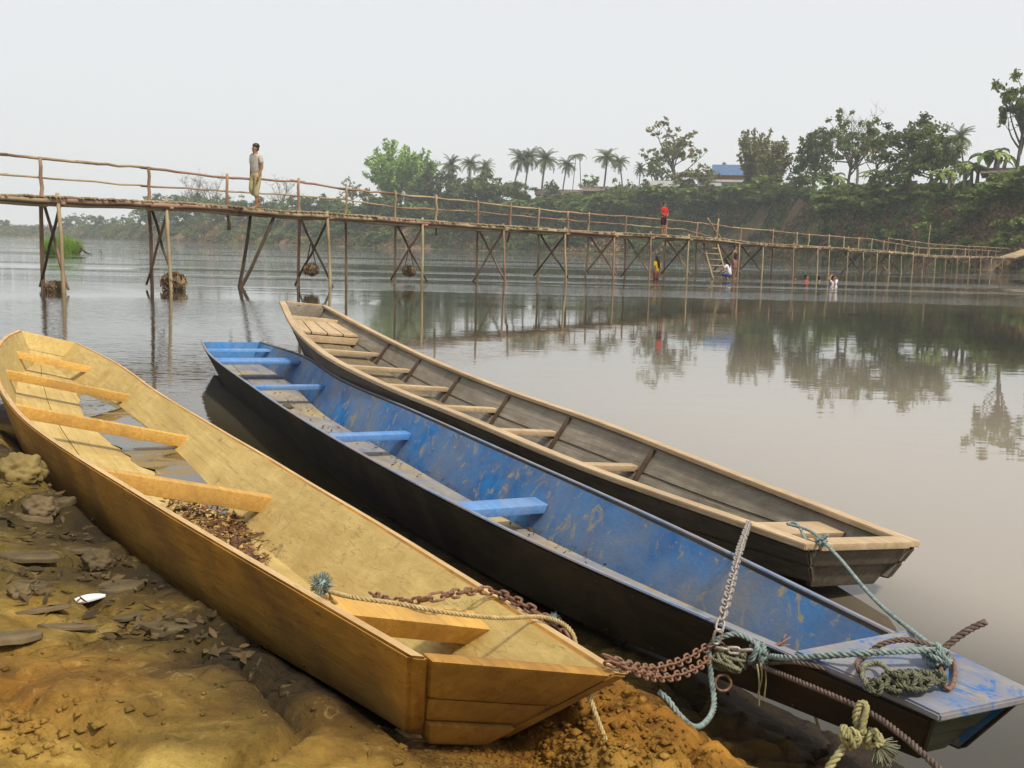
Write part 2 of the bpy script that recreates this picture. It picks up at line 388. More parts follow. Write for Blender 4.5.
# ------------------------------------------------------------------ river
def build_water():
    mt, t, b = nodes('river_water', .008, .5)
    b.inputs['IOR'].default_value = 1.45
    v = coords(t); sx = t.nodes.new('ShaderNodeSeparateXYZ'); t.links.new(v, sx.inputs[0])
    at = t.nodes.new('ShaderNodeAttribute'); at.attribute_name = 'shallow'
    a_p = t.nodes.new('ShaderNodeAttribute'); a_p.attribute_name = 'plume'
    body = ramp(t, noise_n(t, .12, 4, v), [(.3, (.028, .028, .019)), (.7, (.045, .042, .028))])
    silt = mixc(t, a_p.outputs['Fac'], body, (.245, .212, .17))
    col = mixc(t, at.outputs['Fac'], silt, (.030, .024, .010))
    t.links.new(col, b.inputs['Base Color'])
    # ripples: long low swell across the river, fine chop in the current, calm lee near the right
    v1 = coords(t, (.35, 1.0, 1)); v2 = coords(t, (1.6, 4.2, 1)); v3 = coords(t, (.06, .12, 1))
    a1 = noise_n(t, 1.6, 3, v1, .5, .5); a2 = noise_n(t, 2.2, 3, v2, .4, .5)
    chop = ramp(t, noise_n(t, 1, 3, v3, .8), [(.42, g1(.12)), (.6, g1(1))])
    mp = t.nodes.new('ShaderNodeMapRange'); mp.inputs[1].default_value = 1.5; mp.inputs[2].default_value = -4; mp.inputs[4].default_value = .7; mp.inputs[3].default_value = .09; mp.inputs[4].default_value = 1
    sub = t.nodes.new('ShaderNodeMath'); sub.operation = 'MULTIPLY_ADD'; sub.inputs[1].default_value = .16; t.links.new(sx.outputs[1], sub.inputs[0]); t.links.new(sx.outputs[0], sub.inputs[2])
    t.links.new(sub.outputs[0], mp.inputs[0])
    rf = t.nodes.new('ShaderNodeMapRange'); rf.inputs[1].default_value = 12; rf.inputs[2].default_value = 30; rf.inputs[3].default_value = .07; rf.inputs[4].default_value = .42; t.links.new(sx.outputs[1], rf.inputs[0]); t.links.new(rf.outputs[0], mp.inputs[3])
    ml = t.nodes.new('ShaderNodeMath'); ml.operation = 'MULTIPLY'; t.links.new(a2, ml.inputs[0]); t.links.new(chop, ml.inputs[1])
    ml2 = t.nodes.new('ShaderNodeMath'); ml2.operation = 'MULTIPLY'; t.links.new(ml.outputs[0], ml2.inputs[0]); t.links.new(mp.outputs[0], ml2.inputs[1])
    p = bump(t, b, a1, .024, .06); p = bump(t, b, ml2.outputs[0], .20, .04, p)
    bands = ramp(t, noise_n(t, 1, 3, coords(t, (.008, .11, 1)), .3), [(.50, g1(0)), (.60, g1(1))]); a3 = noise_n(t, 1.3, 4, coords(t, (1.2, 3.5, 1)), .3)
    far_ = ramp(t, sx.outputs[1], [(0, g1(0)), (.35, g1(0)), (.6, g1(1))]); mr = t.nodes.new('ShaderNodeMapRange'); mr.inputs[2].default_value = 60; t.links.new(sx.outputs[1], mr.inputs[0]); t.links.new(mr.outputs[0], far_.node.inputs[0])
    m3 = t.nodes.new('ShaderNodeMath'); m3.operation = 'MULTIPLY'; t.links.new(a3, m3.inputs[0]); t.links.new(bands, m3.inputs[1])
    m4 = t.nodes.new('ShaderNodeMath'); m4.operation = 'MULTIPLY'; t.links.new(m3.outputs[0], m4.inputs[0]); t.links.new(far_, m4.inputs[1])
    bump(t, b, m4.outputs[0], .8, .14, p)
    xs = axis_vals(-5, 3, .12, -700, 700, 1.16); ys = axis_vals(.0, 9, .12, -90, 880, 1.16)
    nx, ny = len(xs), len(ys); X, Y = np.meshgrid(xs, ys)
    V = np.stack([X, Y, np.zeros_like(X)], -1); idx = np.arange(nx * ny).reshape(ny, nx)
    Fq = np.stack([idx[:-1, :-1], idx[:-1, 1:], idx[1:, 1:], idx[1:, :-1]], -1).reshape(-1, 4)
    o = mesh_np('river_water', V, Fq, None, [mt], True); tag(o, 'calm silty grey brown river', None, None, 'structure')
    at_ = o.data.attributes.new('shallow', 'FLOAT', 'POINT')
    sh = np.array([1 - sstep(.35, 1.5, -shore_d(x, y)) for y in ys for x in xs], np.float32)
    at_.data.foreach_set('value', sh)
    pl = np.array([(1 - sstep(2, 12, -shore_d(x, y) + 2.5 * nz(x, y, .18, 4))) * sstep(-4, 2.5, x) for y in ys for x in xs], np.float32)
    o.data.attributes.new('plume', 'FLOAT', 'POINT').data.foreach_set('value', pl)      # silt stirred up along the near bank
build_water()

# ------------------------------------------------------------------ boat materials
M = {}
M['y_out'] = wood('ochre_hull_wood', (.34, .165, .022), (.52, .285, .05), (.15, .08, .03), .5, (.8, 14, 14), .75, .5, (.10, .06, .03), .3, 3.0, .62)
M['y_in'] = wood('dry_pale_wood', (.45, .33, .11), (.62, .475, .19), (.35, .23, .07), .6, (.8, 12, 12), .75, .45, (.24, .17, .09), .3, 2.2, .60)
M['y_edge'] = wood('worn_edge_wood', (.48, .33, .15), (.62, .45, .24), (.34, .19, .07), .4, (1, 10, 10))
M['y_thw'] = wood('yellow_thwart_wood', (.48, .27, .055), (.66, .41, .12), (.30, .17, .06), .2, (1, 20, 20))
M['b_in'] = wood('worn_blue_paint', (.004, .10, .31), (.012, .185, .47), (.10, .16, .24), .35, (1.4, 5, 5), .6, .12, None, .3, 3.0)
M['b_in2'] = wood('scuffed_blue_paint', (.004, .10, .31), (.012, .185, .47), (.25, .215, .14), .48, (2.2, 3, 3), .65, .2, (.30, .25, .15), .25, 1.7, .555)
M['b_floor'] = wood('mud_stained_floor', (.27, .20, .08), (.48, .375, .18), (.02, .13, .36), .5, (1.2, 5, 5), .85, .4, None, .2, 1.3)
M['b_out'] = wood('tarred_dark_wood', (.013, .012, .010), (.036, .033, .027), (.085, .065, .045), .2, (.8, 10, 10), .7)
M['b_rim'] = wood('pale_blue_rim_paint', (.12, .18, .30), (.22, .28, .36), (.28, .18, .10), .5, (3, 8, 8))
M['b_thw'] = wood('light_blue_painted_wood', (.05, .19, .50), (.11, .29, .62), (.22, .26, .32), .35, (1, 12, 12), .6, .1)
M['b_deck'] = wood('flaking_blue_white_deck', (.06, .15, .36), (.25, .27, .28), (.30, .21, .085), .8, (3, 5, 5), .7, .2, (.03, .13, .36), .2, 5.5, .54)
M['b_stern'] = wood('mossy_grey_wood', (.06, .06, .04), (.14, .135, .10), (.05, .07, .03), .4, (4, 4, 12))
M['g_in'] = wood('weathered_grey_wood', (.18, .155, .12), (.33, .29, .23), (.10, .085, .06), .4, (.8, 18, 18))
M['g_out'] = wood('dark_grey_hull_wood', (.055, .045, .035), (.12, .10, .075), (.17, .13, .09), .25, (.8, 16, 16))
M['g_cap'] = wood('pale_new_timber', (.40, .29, .17), (.56, .43, .28), (.28, .20, .12), .4, (1, 16, 16))
M['g_floor'] = wood('dirty_plank_floor', (.16, .12, .07), (.28, .22, .135), (.07, .055, .03), .5, (.8, 14, 14))
M['g_rib'] = wood('brown_rib_wood', (.05, .033, .02), (.10, .065, .04), None, 0, (12, 12, 2))

def side_strip(h, side, u0, u1, top, bot, th, mats, name, parent, n=64, edge=0, wob=0.0, seed=0):
    """a plank of the hull side: from 'top' to 'bot' (0 rim .. 1 chine); mats = outer, inner, top edge"""
    mb = MB(); K = 4
    for i in range(n + 1):
        u = u0 + (u1 - u0) * i / n; dp = h.dep(u); ring = []
        wv = wob * noise.noise(Vector((u * 9, seed, side)))
        for k in range(K + 1):
            dr = dp * (top + (bot - top) * k / K); q = h.at(u, side, dr); q.y += side * wv * (1 - k / K); ring.append(q)
        for k in range(K, -1, -1):
            dr = dp * (top + (bot - top) * k / K); q = h.at(u, side, dr, th); q.y += side * wv * (1 - k / K); ring.append(q)
        mb.v += ring
    m_ = 2 * (K + 1)
    for i in range(n):
        for k in range(m_):
            a = i * m_ + k; b = i * m_ + (k + 1) % m_
            f = (a, b, b + m_, a + m_); mb.f.append(f if side < 0 else f[::-1])
            mb.m.append(0 if k < K else (1 if K < k < m_ - 1 else (2 if k == m_ - 1 else 0)))
    mb.f.append(tuple(range(m_))); mb.m.append(0); mb.f.append(tuple(n * m_ + k for k in range(m_))[::-1]); mb.m.append(0)
    o = mb.build(name, mats, parent)
    bm = bmesh.new(); bm.from_mesh(o.data); bmesh.ops.recalc_face_normals(bm, faces=bm.faces)
    es = [e for e in bm.edges if len(e.link_faces) == 2 and e.calc_face_angle(0) > .7]
    bmesh.ops.bevel(bm, geom=es, offset=min(.006, th * .3), segments=2, affect='EDGES'); bm.to_mesh(o.data); bm.free()
    o.data.set_sharp_from_angle(angle=R(45))
    return o
def cross_plank(h, u0, u1, d0, d1, inset, th, mats, name, parent, bow=0.0, gap=0.002, split=0):
    """plank across the boat between the two sides; from depth d0 at u0 to depth d1 at u1"""
    mb = MB(); n = 6
    top = []; 
    L_, R_ = [], []
    for (u, d) in ((u0, d0), (u1, d1)):
        l = h.at(u, -1, d, inset); r = h.at(u, 1, d, inset); L_.append(l); R_.append(r)
    nrm = (R_[0] - L_[0]).cross(L_[1] - L_[0]).normalized()
    if nrm.z < 0 or (abs(nrm.z) < .2 and nrm.x < 0): nrm = -nrm
    q = [L_[0], R_[0], R_[1], L_[1]]
    mb.hexa([p - nrm * th for p in q] + q)
    o = mb.build(name, mats, parent, bevel=min(.004, th * .25))
    return o
def thwart(h, u, wid, th, drop, mats, name, parent, inset=.024, skew=0.0, dz=0.0):
    mb = MB(); q = []
    for z in (-th, 0):
        for (du, sd_) in ((-.5, -1), (-.5, 1), (.5, 1), (.5, -1)):
            uu = u + (du * wid + sd_ * skew) / h.L
            p = h.at(uu, sd_, drop - z, inset); p.z = h.sh(u) - drop + z + sd_ * dz; q.append(p)
    mb.hexa(q)
    return mb.build(name, mats, parent, bevel=.004)
def bottom_planks(h, n, mats, parent, u0=0.0, u1=1.0, th=.025, inset=.012):
    for j in range(n):
        mb = MB(); N = 40
        for i in range(N + 1):
            u = u0 + (u1 - u0) * i / N; dp = h.dep(u)
            l = h.at(u, -1, dp, inset); r = h.at(u, 1, dp, inset)
            a = l.lerp(r, j / n); c = l.lerp(r, (j + 1) / n); a.y += .0015; c.y -= .0015
            up = Vector((0, 0, th + .002 * (j % 2)))
            mb.v += [a, c, c + up, a + up]
        for i in range(N):
            for k in range(4):
                a = i * 4 + k; b = i * 4 + (k + 1) % 4; mb.f.append((a, b, b + 4, a + 4)[::-1]); mb.m.append(0)
        mb.f.append((0, 1, 2, 3)); mb.m.append(0); e = N * 4; mb.f.append((e + 3, e + 2, e + 1, e)); mb.m.append(0)
        mb.build('bottom_plank', mats, parent, smooth=False)
def cap_rail(h, side, u0, u1, wid, th, mats, name, parent, lift=.003, n=60, out=.008):
    mb = MB()
    for i in range(n + 1):
        u = u0 + (u1 - u0) * i / n; q = h.at(u, side); q.z += lift; q.y += side * out
        p = q.copy(); p.y -= side * wid
        up = Vector((0, 0, th)); mb.v += [q, p, p + up, q + up]
    for i in range(n):
        for k in range(4):
            a = i * 4 + k; b = i * 4 + (k + 1) % 4; mb.f.append((a, b, b + 4, a + 4)); mb.m.append(0)
    mb.f.append((0, 1, 2, 3)); mb.m.append(0); e = n * 4; mb.f.append((e + 3, e + 2, e + 1, e)); mb.m.append(0)
    o = mb.build(name, mats, parent)
    bm = bmesh.new(); bm.from_mesh(o.data); bmesh.ops.recalc_face_normals(bm, faces=bm.faces)
    bmesh.ops.bevel(bm, geom=[e for e in bm.edges if len(e.link_faces) == 2 and e.calc_face_angle(0) > .7], offset=.003, segments=2, affect='EDGES'); bm.to_mesh(o.data); bm.free()
    o.data.set_sharp_from_angle(angle=R(45)); return o
def boat_root(h, name, label):
    o = empty(name); o.matrix_world = h.M; tag(o, label, 'boat', 'wooden river boats moored side by side'); return o

# --- yellow boat pulled up on the mud
YB = boat_root(HY, 'wooden_boat', 'ochre yellow wooden boat pulled up on the mud, with a puddle and dead leaves inside')
for sd_ in (-1, 1):
    side_strip(HY, sd_, .0, 1.0, 0, 1.03, .034, [M['y_out'], M['y_in'], M['y_edge']], 'hull_side', YB, wob=.006)
bottom_planks(HY, 3, [M['y_in']], YB, .004, .99)
def transom(h, u, du, mats, parent, planks, inset=.024, th=.03, lo=1.0, rake=0.0):
    dp = h.dep(u); n = len(planks)
    for j, (a, c, off) in enumerate(planks):
        mb = MB(); q = []
        for xx in (-th, 0):
            for (dr, sd_) in ((c, -1), (c, 1), (a, 1), (a, -1)):
                p = h.at(u, sd_, dp * dr, inset); p.x += xx + off - rake * dr * dp; q.append(p)
        if du < 0: q = [Vector((p.x + th, p.y, p.z)) for p in q]
        mb.hexa(q); o = mb.build('transom_plank', mats, parent, bevel=.009)
transom(HY, .004, -1, [M['y_in']], YB, [(.0, .52, 0), (.53, 1.0, 0)])
transom(HY, 1.0006, 1, [M['y_out']], YB, [(.02, .50, 0.0), (.515, .82, -.006), (.83, 1.12, .008)], th=.04, inset=.034)
def proj(p):
    q = Vector(p) - CAM; d = q.dot(FW); return 512 + F * q.dot(RT) / d, 384 - F * q.dot(UP) / d
def u_at(h, px, py, drop=.1, side=1, inset=.024):
    best = min(range(0, 501), key=lambda i: (lambda a: (a[0] - px) ** 2 + (a[1] - py) ** 2)(proj(h.world(h.at(i / 500, side, drop, inset)))))
    return best / 500
for (px, py, wd, th, sk) in ((95, 361, .06, .05, 0), (129, 397, .06, .055, 0), (186, 441, .06, .06, 0), (273, 498, .07, .065, 0)):
    thwart(HY, u_at(HY, px, py), wd, th, .1, [M['y_thw']], 'thwart', YB)
thwart(HY, u_at(HY, 482, 622, .05), .13, .045, .045, [M['y_thw']], 'bow_seat', YB)
# puddle lying along the low side of the bottom
def puddle():
    rows = []
    lv = HY.world(HY.at(.38, 1, HY.dep(.38) - .028, .03)).z + .06
    for i in range(61):
        u = .14 + .54 * i / 60; dp = HY.dep(u) - .0275
        r = HY.world(HY.at(u, 1, dp, .03)); l = HY.world(HY.at(u, -1, dp, .03))
        wob = .018 * noise.noise(Vector((u * 40, 1, 2)))
        if lv > r.z:
            t = min((lv + wob - r.z) / max(l.z - r.z, 1e-3), 1); e = r.lerp(l, t); 
            rr = HY.world(HY.at(u, 1, dp - (lv - r.z) / .9, .03))
            rows.append((HY.I @ Vector((e.x, e.y, lv)), HY.I @ Vector((rr.x, rr.y, lv))))
    if len(rows) > 2:
        v = []; f = []
        for a, c in rows: v += [a, a.lerp(c, .5), c]
        for i in range(len(rows) - 1):
            for k in (0, 1): f.append((i * 3 + k, i * 3 + k + 1, i * 3 + k + 4, i * 3 + k + 3))
        mt, t, b = nodes('puddle_water', .02, .5); b.inputs['IOR'].default_value = 1.4; pm = ramp(t, noise_n(t, 4.5, 6, coords(t), .6), [(.50, g1(0)), (.60, g1(1))]); t.links.new(mixc(t, pm, (.07, .06, .035), (.20, .145, .06)), b.inputs['Base Color']); t.links.new(ramp(t, pm, [(0, g1(.02)), (1, g1(.55))]), b.inputs['Roughness'])
        bump(t, b, noise_n(t, 6, 2, coords(t)), .05, .02)
        o = mesh_np('puddle', [HY.M @ p for p in v], f, None, [mt], True)
        tag(o, 'shallow rainwater puddle reflecting the sky inside the yellow boat', 'puddle')
puddle()

# --- blue boat
BB = boat_root(HB, 'wooden_boat', 'dark hulled boat painted bright blue inside, middle of the three')
for sd_ in (-1, 1):
    side_strip(HB, sd_, 0, 1.0, 0, 1.03, .022, [M['b_out'], M['b_in2'] if sd_ > 0 else M['b_in'], M['b_rim']], 'hull_side', BB, wob=.006, seed=4)
    cap_rail(HB, sd_, 0, 1.0, .018, .005, [M['b_rim']], 'rim_strip', BB, out=.001)
bottom_planks(HB, 3, [M['b_floor']], BB, .004, .99, .057)
transom(HB, .004, -1, [M['b_in']], BB, [(.0, 1.0, 0)])
transom(HB, .998, 1, [M['b_stern']], BB, [(.04, .62, 0), (.635, 1.08, -.005)], inset=.0225, th=.028)
for (px, py, wd, th, dr, nm) in ((268, 351.5, .10, .02, .03, 'thwart'), (296, 361, .26, .025, .035, 'stern_seat'), (321, 388.5, .09, .03, .08, 'thwart'), (409, 432, .10, .035, .10, 'thwart'), (543, 499, .13, .035, .10, 'thwart')):
    thwart(HB, u_at(HB, px, py, dr), wd, th, dr, [M['b_thw']], nm, BB, .023)
def foredeck():
    ua = u_at(HB, 905, 641, 0, 1, 0); ub = .9995; mb = MB(); n = 8; ul = u_at(HB, 797, 664, 0, -1, 0)
    for i in range(n + 1):
        l = HB.at(ul + (ub - ul) * i / n, -1); r = HB.at(ua + (ub - ua) * i / n, 1); l.z += .006; r.z += .006; l.y -= .006; r.y += .006
        if i == n: l.x += .03; r.x += .03
        mb.v += [l, r, r + Vector((0, 0, .016)), l + Vector((0, 0, .016))]
    for i in range(n):
        for k in range(4):
            a = i * 4 + k; b = i * 4 + (k + 1) % 4; mb.f.append((a, b, b + 4, a + 4)); mb.m.append(0)
    mb.f.append((3, 2, 1, 0)); mb.m.append(0); e = n * 4; mb.f.append((e, e + 1, e + 2, e + 3)); mb.m.append(0)
    o = mb.build('bow_deck', [M['b_deck']], BB)
    bm = bmesh.new(); bm.from_mesh(o.data); bmesh.ops.recalc_face_normals(bm, faces=bm.faces)
    bmesh.ops.bevel(bm, geom=[e for e in bm.edges if len(e.link_faces) == 2 and e.calc_face_angle(0) > .7], offset=.004, segments=2, affect='EDGES'); bm.to_mesh(o.data); bm.free()
    o.data.set_sharp_from_angle(angle=R(45))
foredeck()

# --- grey boat
GB = boat_root(HG, 'wooden_boat', 'weathered grey wooden boat with pale timber rims, farthest out on the water')
for sd_ in (-1, 1):
    side_strip(HG, sd_, 0, 1.0, 0, .5, .022, [M['g_out'], M['g_in'], M['g_cap']], 'hull_strake', GB, seed=7)
    side_strip(HG, sd_, 0, 1.0, .506, 1.03, .024, [M['g_out'], M['g_in'], M['g_cap']], 'hull_strake', GB, seed=8)
    cap_rail(HG, sd_, 0, 1.0, .062, .022, [M['g_cap']], 'gunwale', GB, out=.014)
bottom_planks(HG, 3, [M['g_floor']], GB, .004, .99, .097)
transom(HG, .004, -1, [M['g_in']], GB, [(.0, .5, 0), (.51, 1.0, 0)])
transom(HG, .999, 1, [M['g_out']], GB, [(.0, .55, 0), (.57, 1.3, -.02)], inset=.0245, th=.03)
def end_cap(u, wid, du):
    mb = MB(); q = []
    for z in (.003, .027):
        for (o_, sd_) in ((0, -1), (0, 1), (-wid, 1), (-wid, -1)):
            p = HG.at(u, sd_); p.x += o_ * du + .012 * du; p.y -= sd_ * (.05); p.z += z; q.append(p)
    mb.hexa(q if du < 0 else q); mb.build('end_rail', [M['g_cap']], GB, bevel=.003)
end_cap(1.0, .075, 1); end_cap(0.0, .06, -1)
gt = []
for (px, py) in ((378, 353), (408, 370), (447, 387), (495, 407), (555, 428), (637, 460)):
    u = u_at(HG, px, py, .12); gt.append(u); thwart(HG, u, .075, .03, .11, [M['g_cap']], 'thwart', GB, .025)
for u in gt:
    for sd_ in (-1, 1):
        mb = MB(); q = []
        dp = HG.dep(u) - .03
        for dr, ins in ((dp, .0), (.012, .0)):
            for (xx, ii) in ((-.013, .025), (.013, .025), (.013, .045), (-.013, .045)):
                p = HG.at(u + .012, sd_, dr, ii); p.x += xx; q.append(p)
        mb.hexa(q); mb.build('rib', [M['g_rib']], GB, bevel=.003)
ua = u_at(HG, 363, 329, .06)
for j in range(4):                                  # stern platform boards running lengthwise
    mb = MB(); q = []
    for z in (-.022, 0):
        for (u, a) in ((.03, j / 4), (.03, (j + 1) / 4), (ua, (j + 1) / 4), (ua, j / 4)):
            l = HG.at(u, -1, .06, .026); r = HG.at(u, 1, .06, .026); p = l.lerp(r, a + (.01 if a == j / 4 else -.01)); p.z += z; q.append(p)
    mb.hexa(q); mb.build('platform_plank', [M['g_cap']], GB, bevel=.003)
thwart(HG, ua + .004, .03, .06, .084, [M['g_cap']], 'platform_beam', GB, .026)
thwart(HG, .055, .05, .05, .035, [M['g_cap']], 'stern_beam', GB, .026)
thwart(HG, .945, .16, .025, .03, [M['g_cap']], 'bow_seat', GB, .026)

NAIL = plain('rusty_nail', (.05, .025, .015), (.12, .06, .035), 60, .7, .4, 0)
def nails(h, root, rows, sides=(-1, 1), n=34, r=.003):
    mb = MB()
    for sd_ in sides:
        for f_ in rows:
            for i in range(n):
                u = .03 + .955 * (i + rnd.uniform(-.2, .2)) / n; d = h.dep(u) * f_
                for ins, o_ in ((-.0008, -1), ):
                    p = h.at(u, sd_, d, ins); q = p.copy(); q.y += sd_ * .0018; mb.tube([p - Vector((0, sd_ * .003, 0)), q], r, 6)
    tag(mb.build('nail_heads', [NAIL], root), None, None, None, 'stuff')
nails(HY, YB, (.93,), (-1,)); nails(HB, BB, (.93, .12), (-1,)); nails(HG, GB, (.1, .45, .56), (-1,))

# ------------------------------------------------------------------ far bank
FAR = [(-420, 620), (-100, 520), (0, 480), (60, 440), (110, 390), (160, 320), (240, 275), (350, 245), (480, 225), (620, 205), (740, 180), (860, 128), (940, 105), (1024, 90), (1150, 80), (1400, 72), (1700, 70)]
CREST = [(-420, 4), (0, 4), (110, 4.5), (240, 6.5), (350, 8), (480, 10), (560, 11.5), (640, 12), (740, 12), (860, 10), (1024, 8.6), (1700, 8)]
def far_d(x): return lerp_tab(FAR, x)
def far_z(x, t):                               # ground height at column x, t metres inland of the water line
    c = lerp_tab(CREST, x)
    if t < 0: return max(-1.5, t * .3)
    z = 1.6 * sstep(0, 2.5, t) + (c - 1.6) * sstep(2, 13 + c * .3, t)
    g = G(x, far_d(x) + t)
    z += min(t * .12, 1) * (.5 * nz(g.x, g.y, .12, 2) + .35 * nz(g.x, g.y, .4, 6))
    return z
def build_far():
    mt, t, b = nodes('river_bank_earth', .95, .1); v = coords(t)
    n1 = noise_n(t, .12, 6, v, .4, .65); n2 = noise_n(t, 1.6, 6, v, .4, .7)
    earth = ramp(t, n2, [(.3, (.085, .055, .035)), (.7, (.27, .185, .11))])
    grass = ramp(t, n2, [(.3, (.03, .05, .015)), (.7, (.09, .11, .03))])
    col = mixc(t, ramp(t, n1, [(.42, g1(0)), (.56, g1(1))]), earth, grass)
    t.links.new(col, b.inputs['Base Color']); bump(t, b, n2, .8, .3)
    cols = list(np.arange(-420, 1701, 8)); ts = [-6, -2, -.5, 0, .6, 1.2, 2, 3, 4, 5, 6, 7, 8, 9, 10, 11, 12, 13, 14, 15, 16, 18, 21, 26, 35, 50, 80, 120, 170]
    V = [[tuple(G(x, far_d(x) + q, far_z(x, q))) for q in ts] for x in cols]
    n, k = len(cols), len(ts); idx = np.arange(n * k).reshape(n, k)
    Fq = np.stack([idx[:-1, :-1], idx[1:, :-1], idx[1:, 1:], idx[:-1, 1:]], -1).reshape(-1, 4)
    o = mesh_np('far_bank_terrain', V, Fq, None, [mt], True); tag(o, 'steep far river bank of earth and scrub', None, None, 'structure')
build_far()

def leaf_mat(name, a, b_, c=None, sc=.5, tr=.35):
    mt, t, b = nodes(name, .7, .2)
    v = coords(t); n1 = noise_n(t, sc, 4, v, .3, .6)
    gi = t.nodes.new('ShaderNodeNewGeometry'); 
    st = [(.3, a), (.62, b_)] + ([(.8, c)] if c else [])
    col = ramp(t, n1, st)
    rr = ramp(t, gi.outputs['Random Per Island'], [(0, g1(.55)), (1, g1(1.35))])
    ml = t.nodes.new('ShaderNodeMixRGB'); ml.blend_type = 'MULTIPLY'; ml.inputs[0].default_value = 1
    t.links.new(col, ml.inputs[1]); t.links.new(rr, ml.inputs[2]); t.links.new(ml.outputs[0], b.inputs['Base Color'])
    trn = t.nodes.new('ShaderNodeBsdfTranslucent'); t.links.new(ml.outputs[0], trn.inputs[0])
    mxs = t.nodes.new('ShaderNodeMixShader'); mxs.inputs[0].default_value = tr
    o = t.nodes['Material Output']; t.links.new(b.outputs[0], mxs.inputs[1]); t.links.new(trn.outputs[0], mxs.inputs[2]); t.links.new(mxs.outputs[0], o.inputs[0])
    return mt
LM = {
 'dark': leaf_mat('dark_foliage', (0.054, 0.083, 0.030), (0.137, 0.177, 0.061), (0.243, 0.260, 0.087)),
 'mid': leaf_mat('mid_green_foliage', (0.089, 0.134, 0.036), (0.191, 0.249, 0.065), (0.331, 0.332, 0.091)),
 'bamboo': leaf_mat('bamboo_foliage', (0.154, 0.260, 0.052), (0.336, 0.494, 0.103), (0.476, 0.585, 0.161)),
 'olive': leaf_mat('olive_foliage', (0.122, 0.122, 0.041), (0.244, 0.226, 0.075), (0.344, 0.282, 0.100)),
 'palm': leaf_mat('palm_foliage', (0.071, 0.113, 0.047), (0.162, 0.198, 0.075), (0.325, 0.282, 0.117)),
 'banana': leaf_mat('banana_foliage', (0.162, 0.264, 0.049), (0.344, 0.434, 0.100), (0.487, 0.452, 0.133)),
 'dry': leaf_mat('dry_twig_foliage', (0.203, 0.142, 0.083), (0.344, 0.246, 0.151), None),
 'scrub': leaf_mat('scrub_foliage', (0.054, 0.081, 0.028), (0.155, 0.192, 0.052), (0.311, 0.332, 0.083), .09),
 'straw': leaf_mat('dry_scrub', (0.136, 0.094, 0.048), (0.329, 0.221, 0.108), (0.548, 0.393, 0.196), .2),
 'reed': leaf_mat('reed_foliage', (0.122, 0.226, 0.033), (0.284, 0.452, 0.075), (0.406, 0.528, 0.100), 1.0),
}
BARK = plain('bark', (.05, .04, .03), (.13, .11, .085), 3, .95, .1, .4, .05)
PALEBARK = plain('pale_bark', (.13, .115, .095), (.24, .215, .18), 3, .95, .1, .4, .05)

rs = np.random.RandomState(5)
def rand_quads(cent, size, flat=0.0, elong=1.0, droop=0.0):
    """a small leaf quad at each centre, random facing"""
    n = len(cent); a = rs.randn(n, 3); a[:, 2] -= droop; a /= np.linalg.norm(a, axis=1)[:, None]
    b = rs.randn(n, 3); b -= a * (a * b).sum(1)[:, None]; b /= np.linalg.norm(b, axis=1)[:, None] + 1e-9
    s = size * rs.uniform(.6, 1.4, (n, 1)); a = a * s * elong; b = b * s * .5
    v = np.stack([cent - a * .5, cent + b, cent + a * .55, cent - b], 1)
    return v.reshape(-1, 3), np.arange(n * 4).reshape(n, 4)
def clump_pts(c, r, n, shell=.5):
    d = rs.randn(n, 3); d /= np.linalg.norm(d, axis=1)[:, None]
    rad = r * (shell + (1 - shell) * rs.rand(n, 1)) * rs.uniform(.8, 1.15, (n, 1))
    d[:, 2] *= .75
    return np.asarray(c) + d * rad
def limb(mb, p0, p1, r0, r1, bend=.1, n=5, sides=5):
    p0, p1 = Vector(p0), Vector(p1); L = (p1 - p0).length; pts = []
    o = Vector((rnd.uniform(-1, 1), rnd.uniform(-1, 1), rnd.uniform(-.3, .6))) * L * bend
    for i in range(n + 1):
        t = i / n; pts.append(p0.lerp(p1, t) + o * math.sin(math.pi * t))
    mb.tube(pts, [r0 + (r1 - r0) * i / n for i in range(n + 1)], sides); return pts
LIB = {}
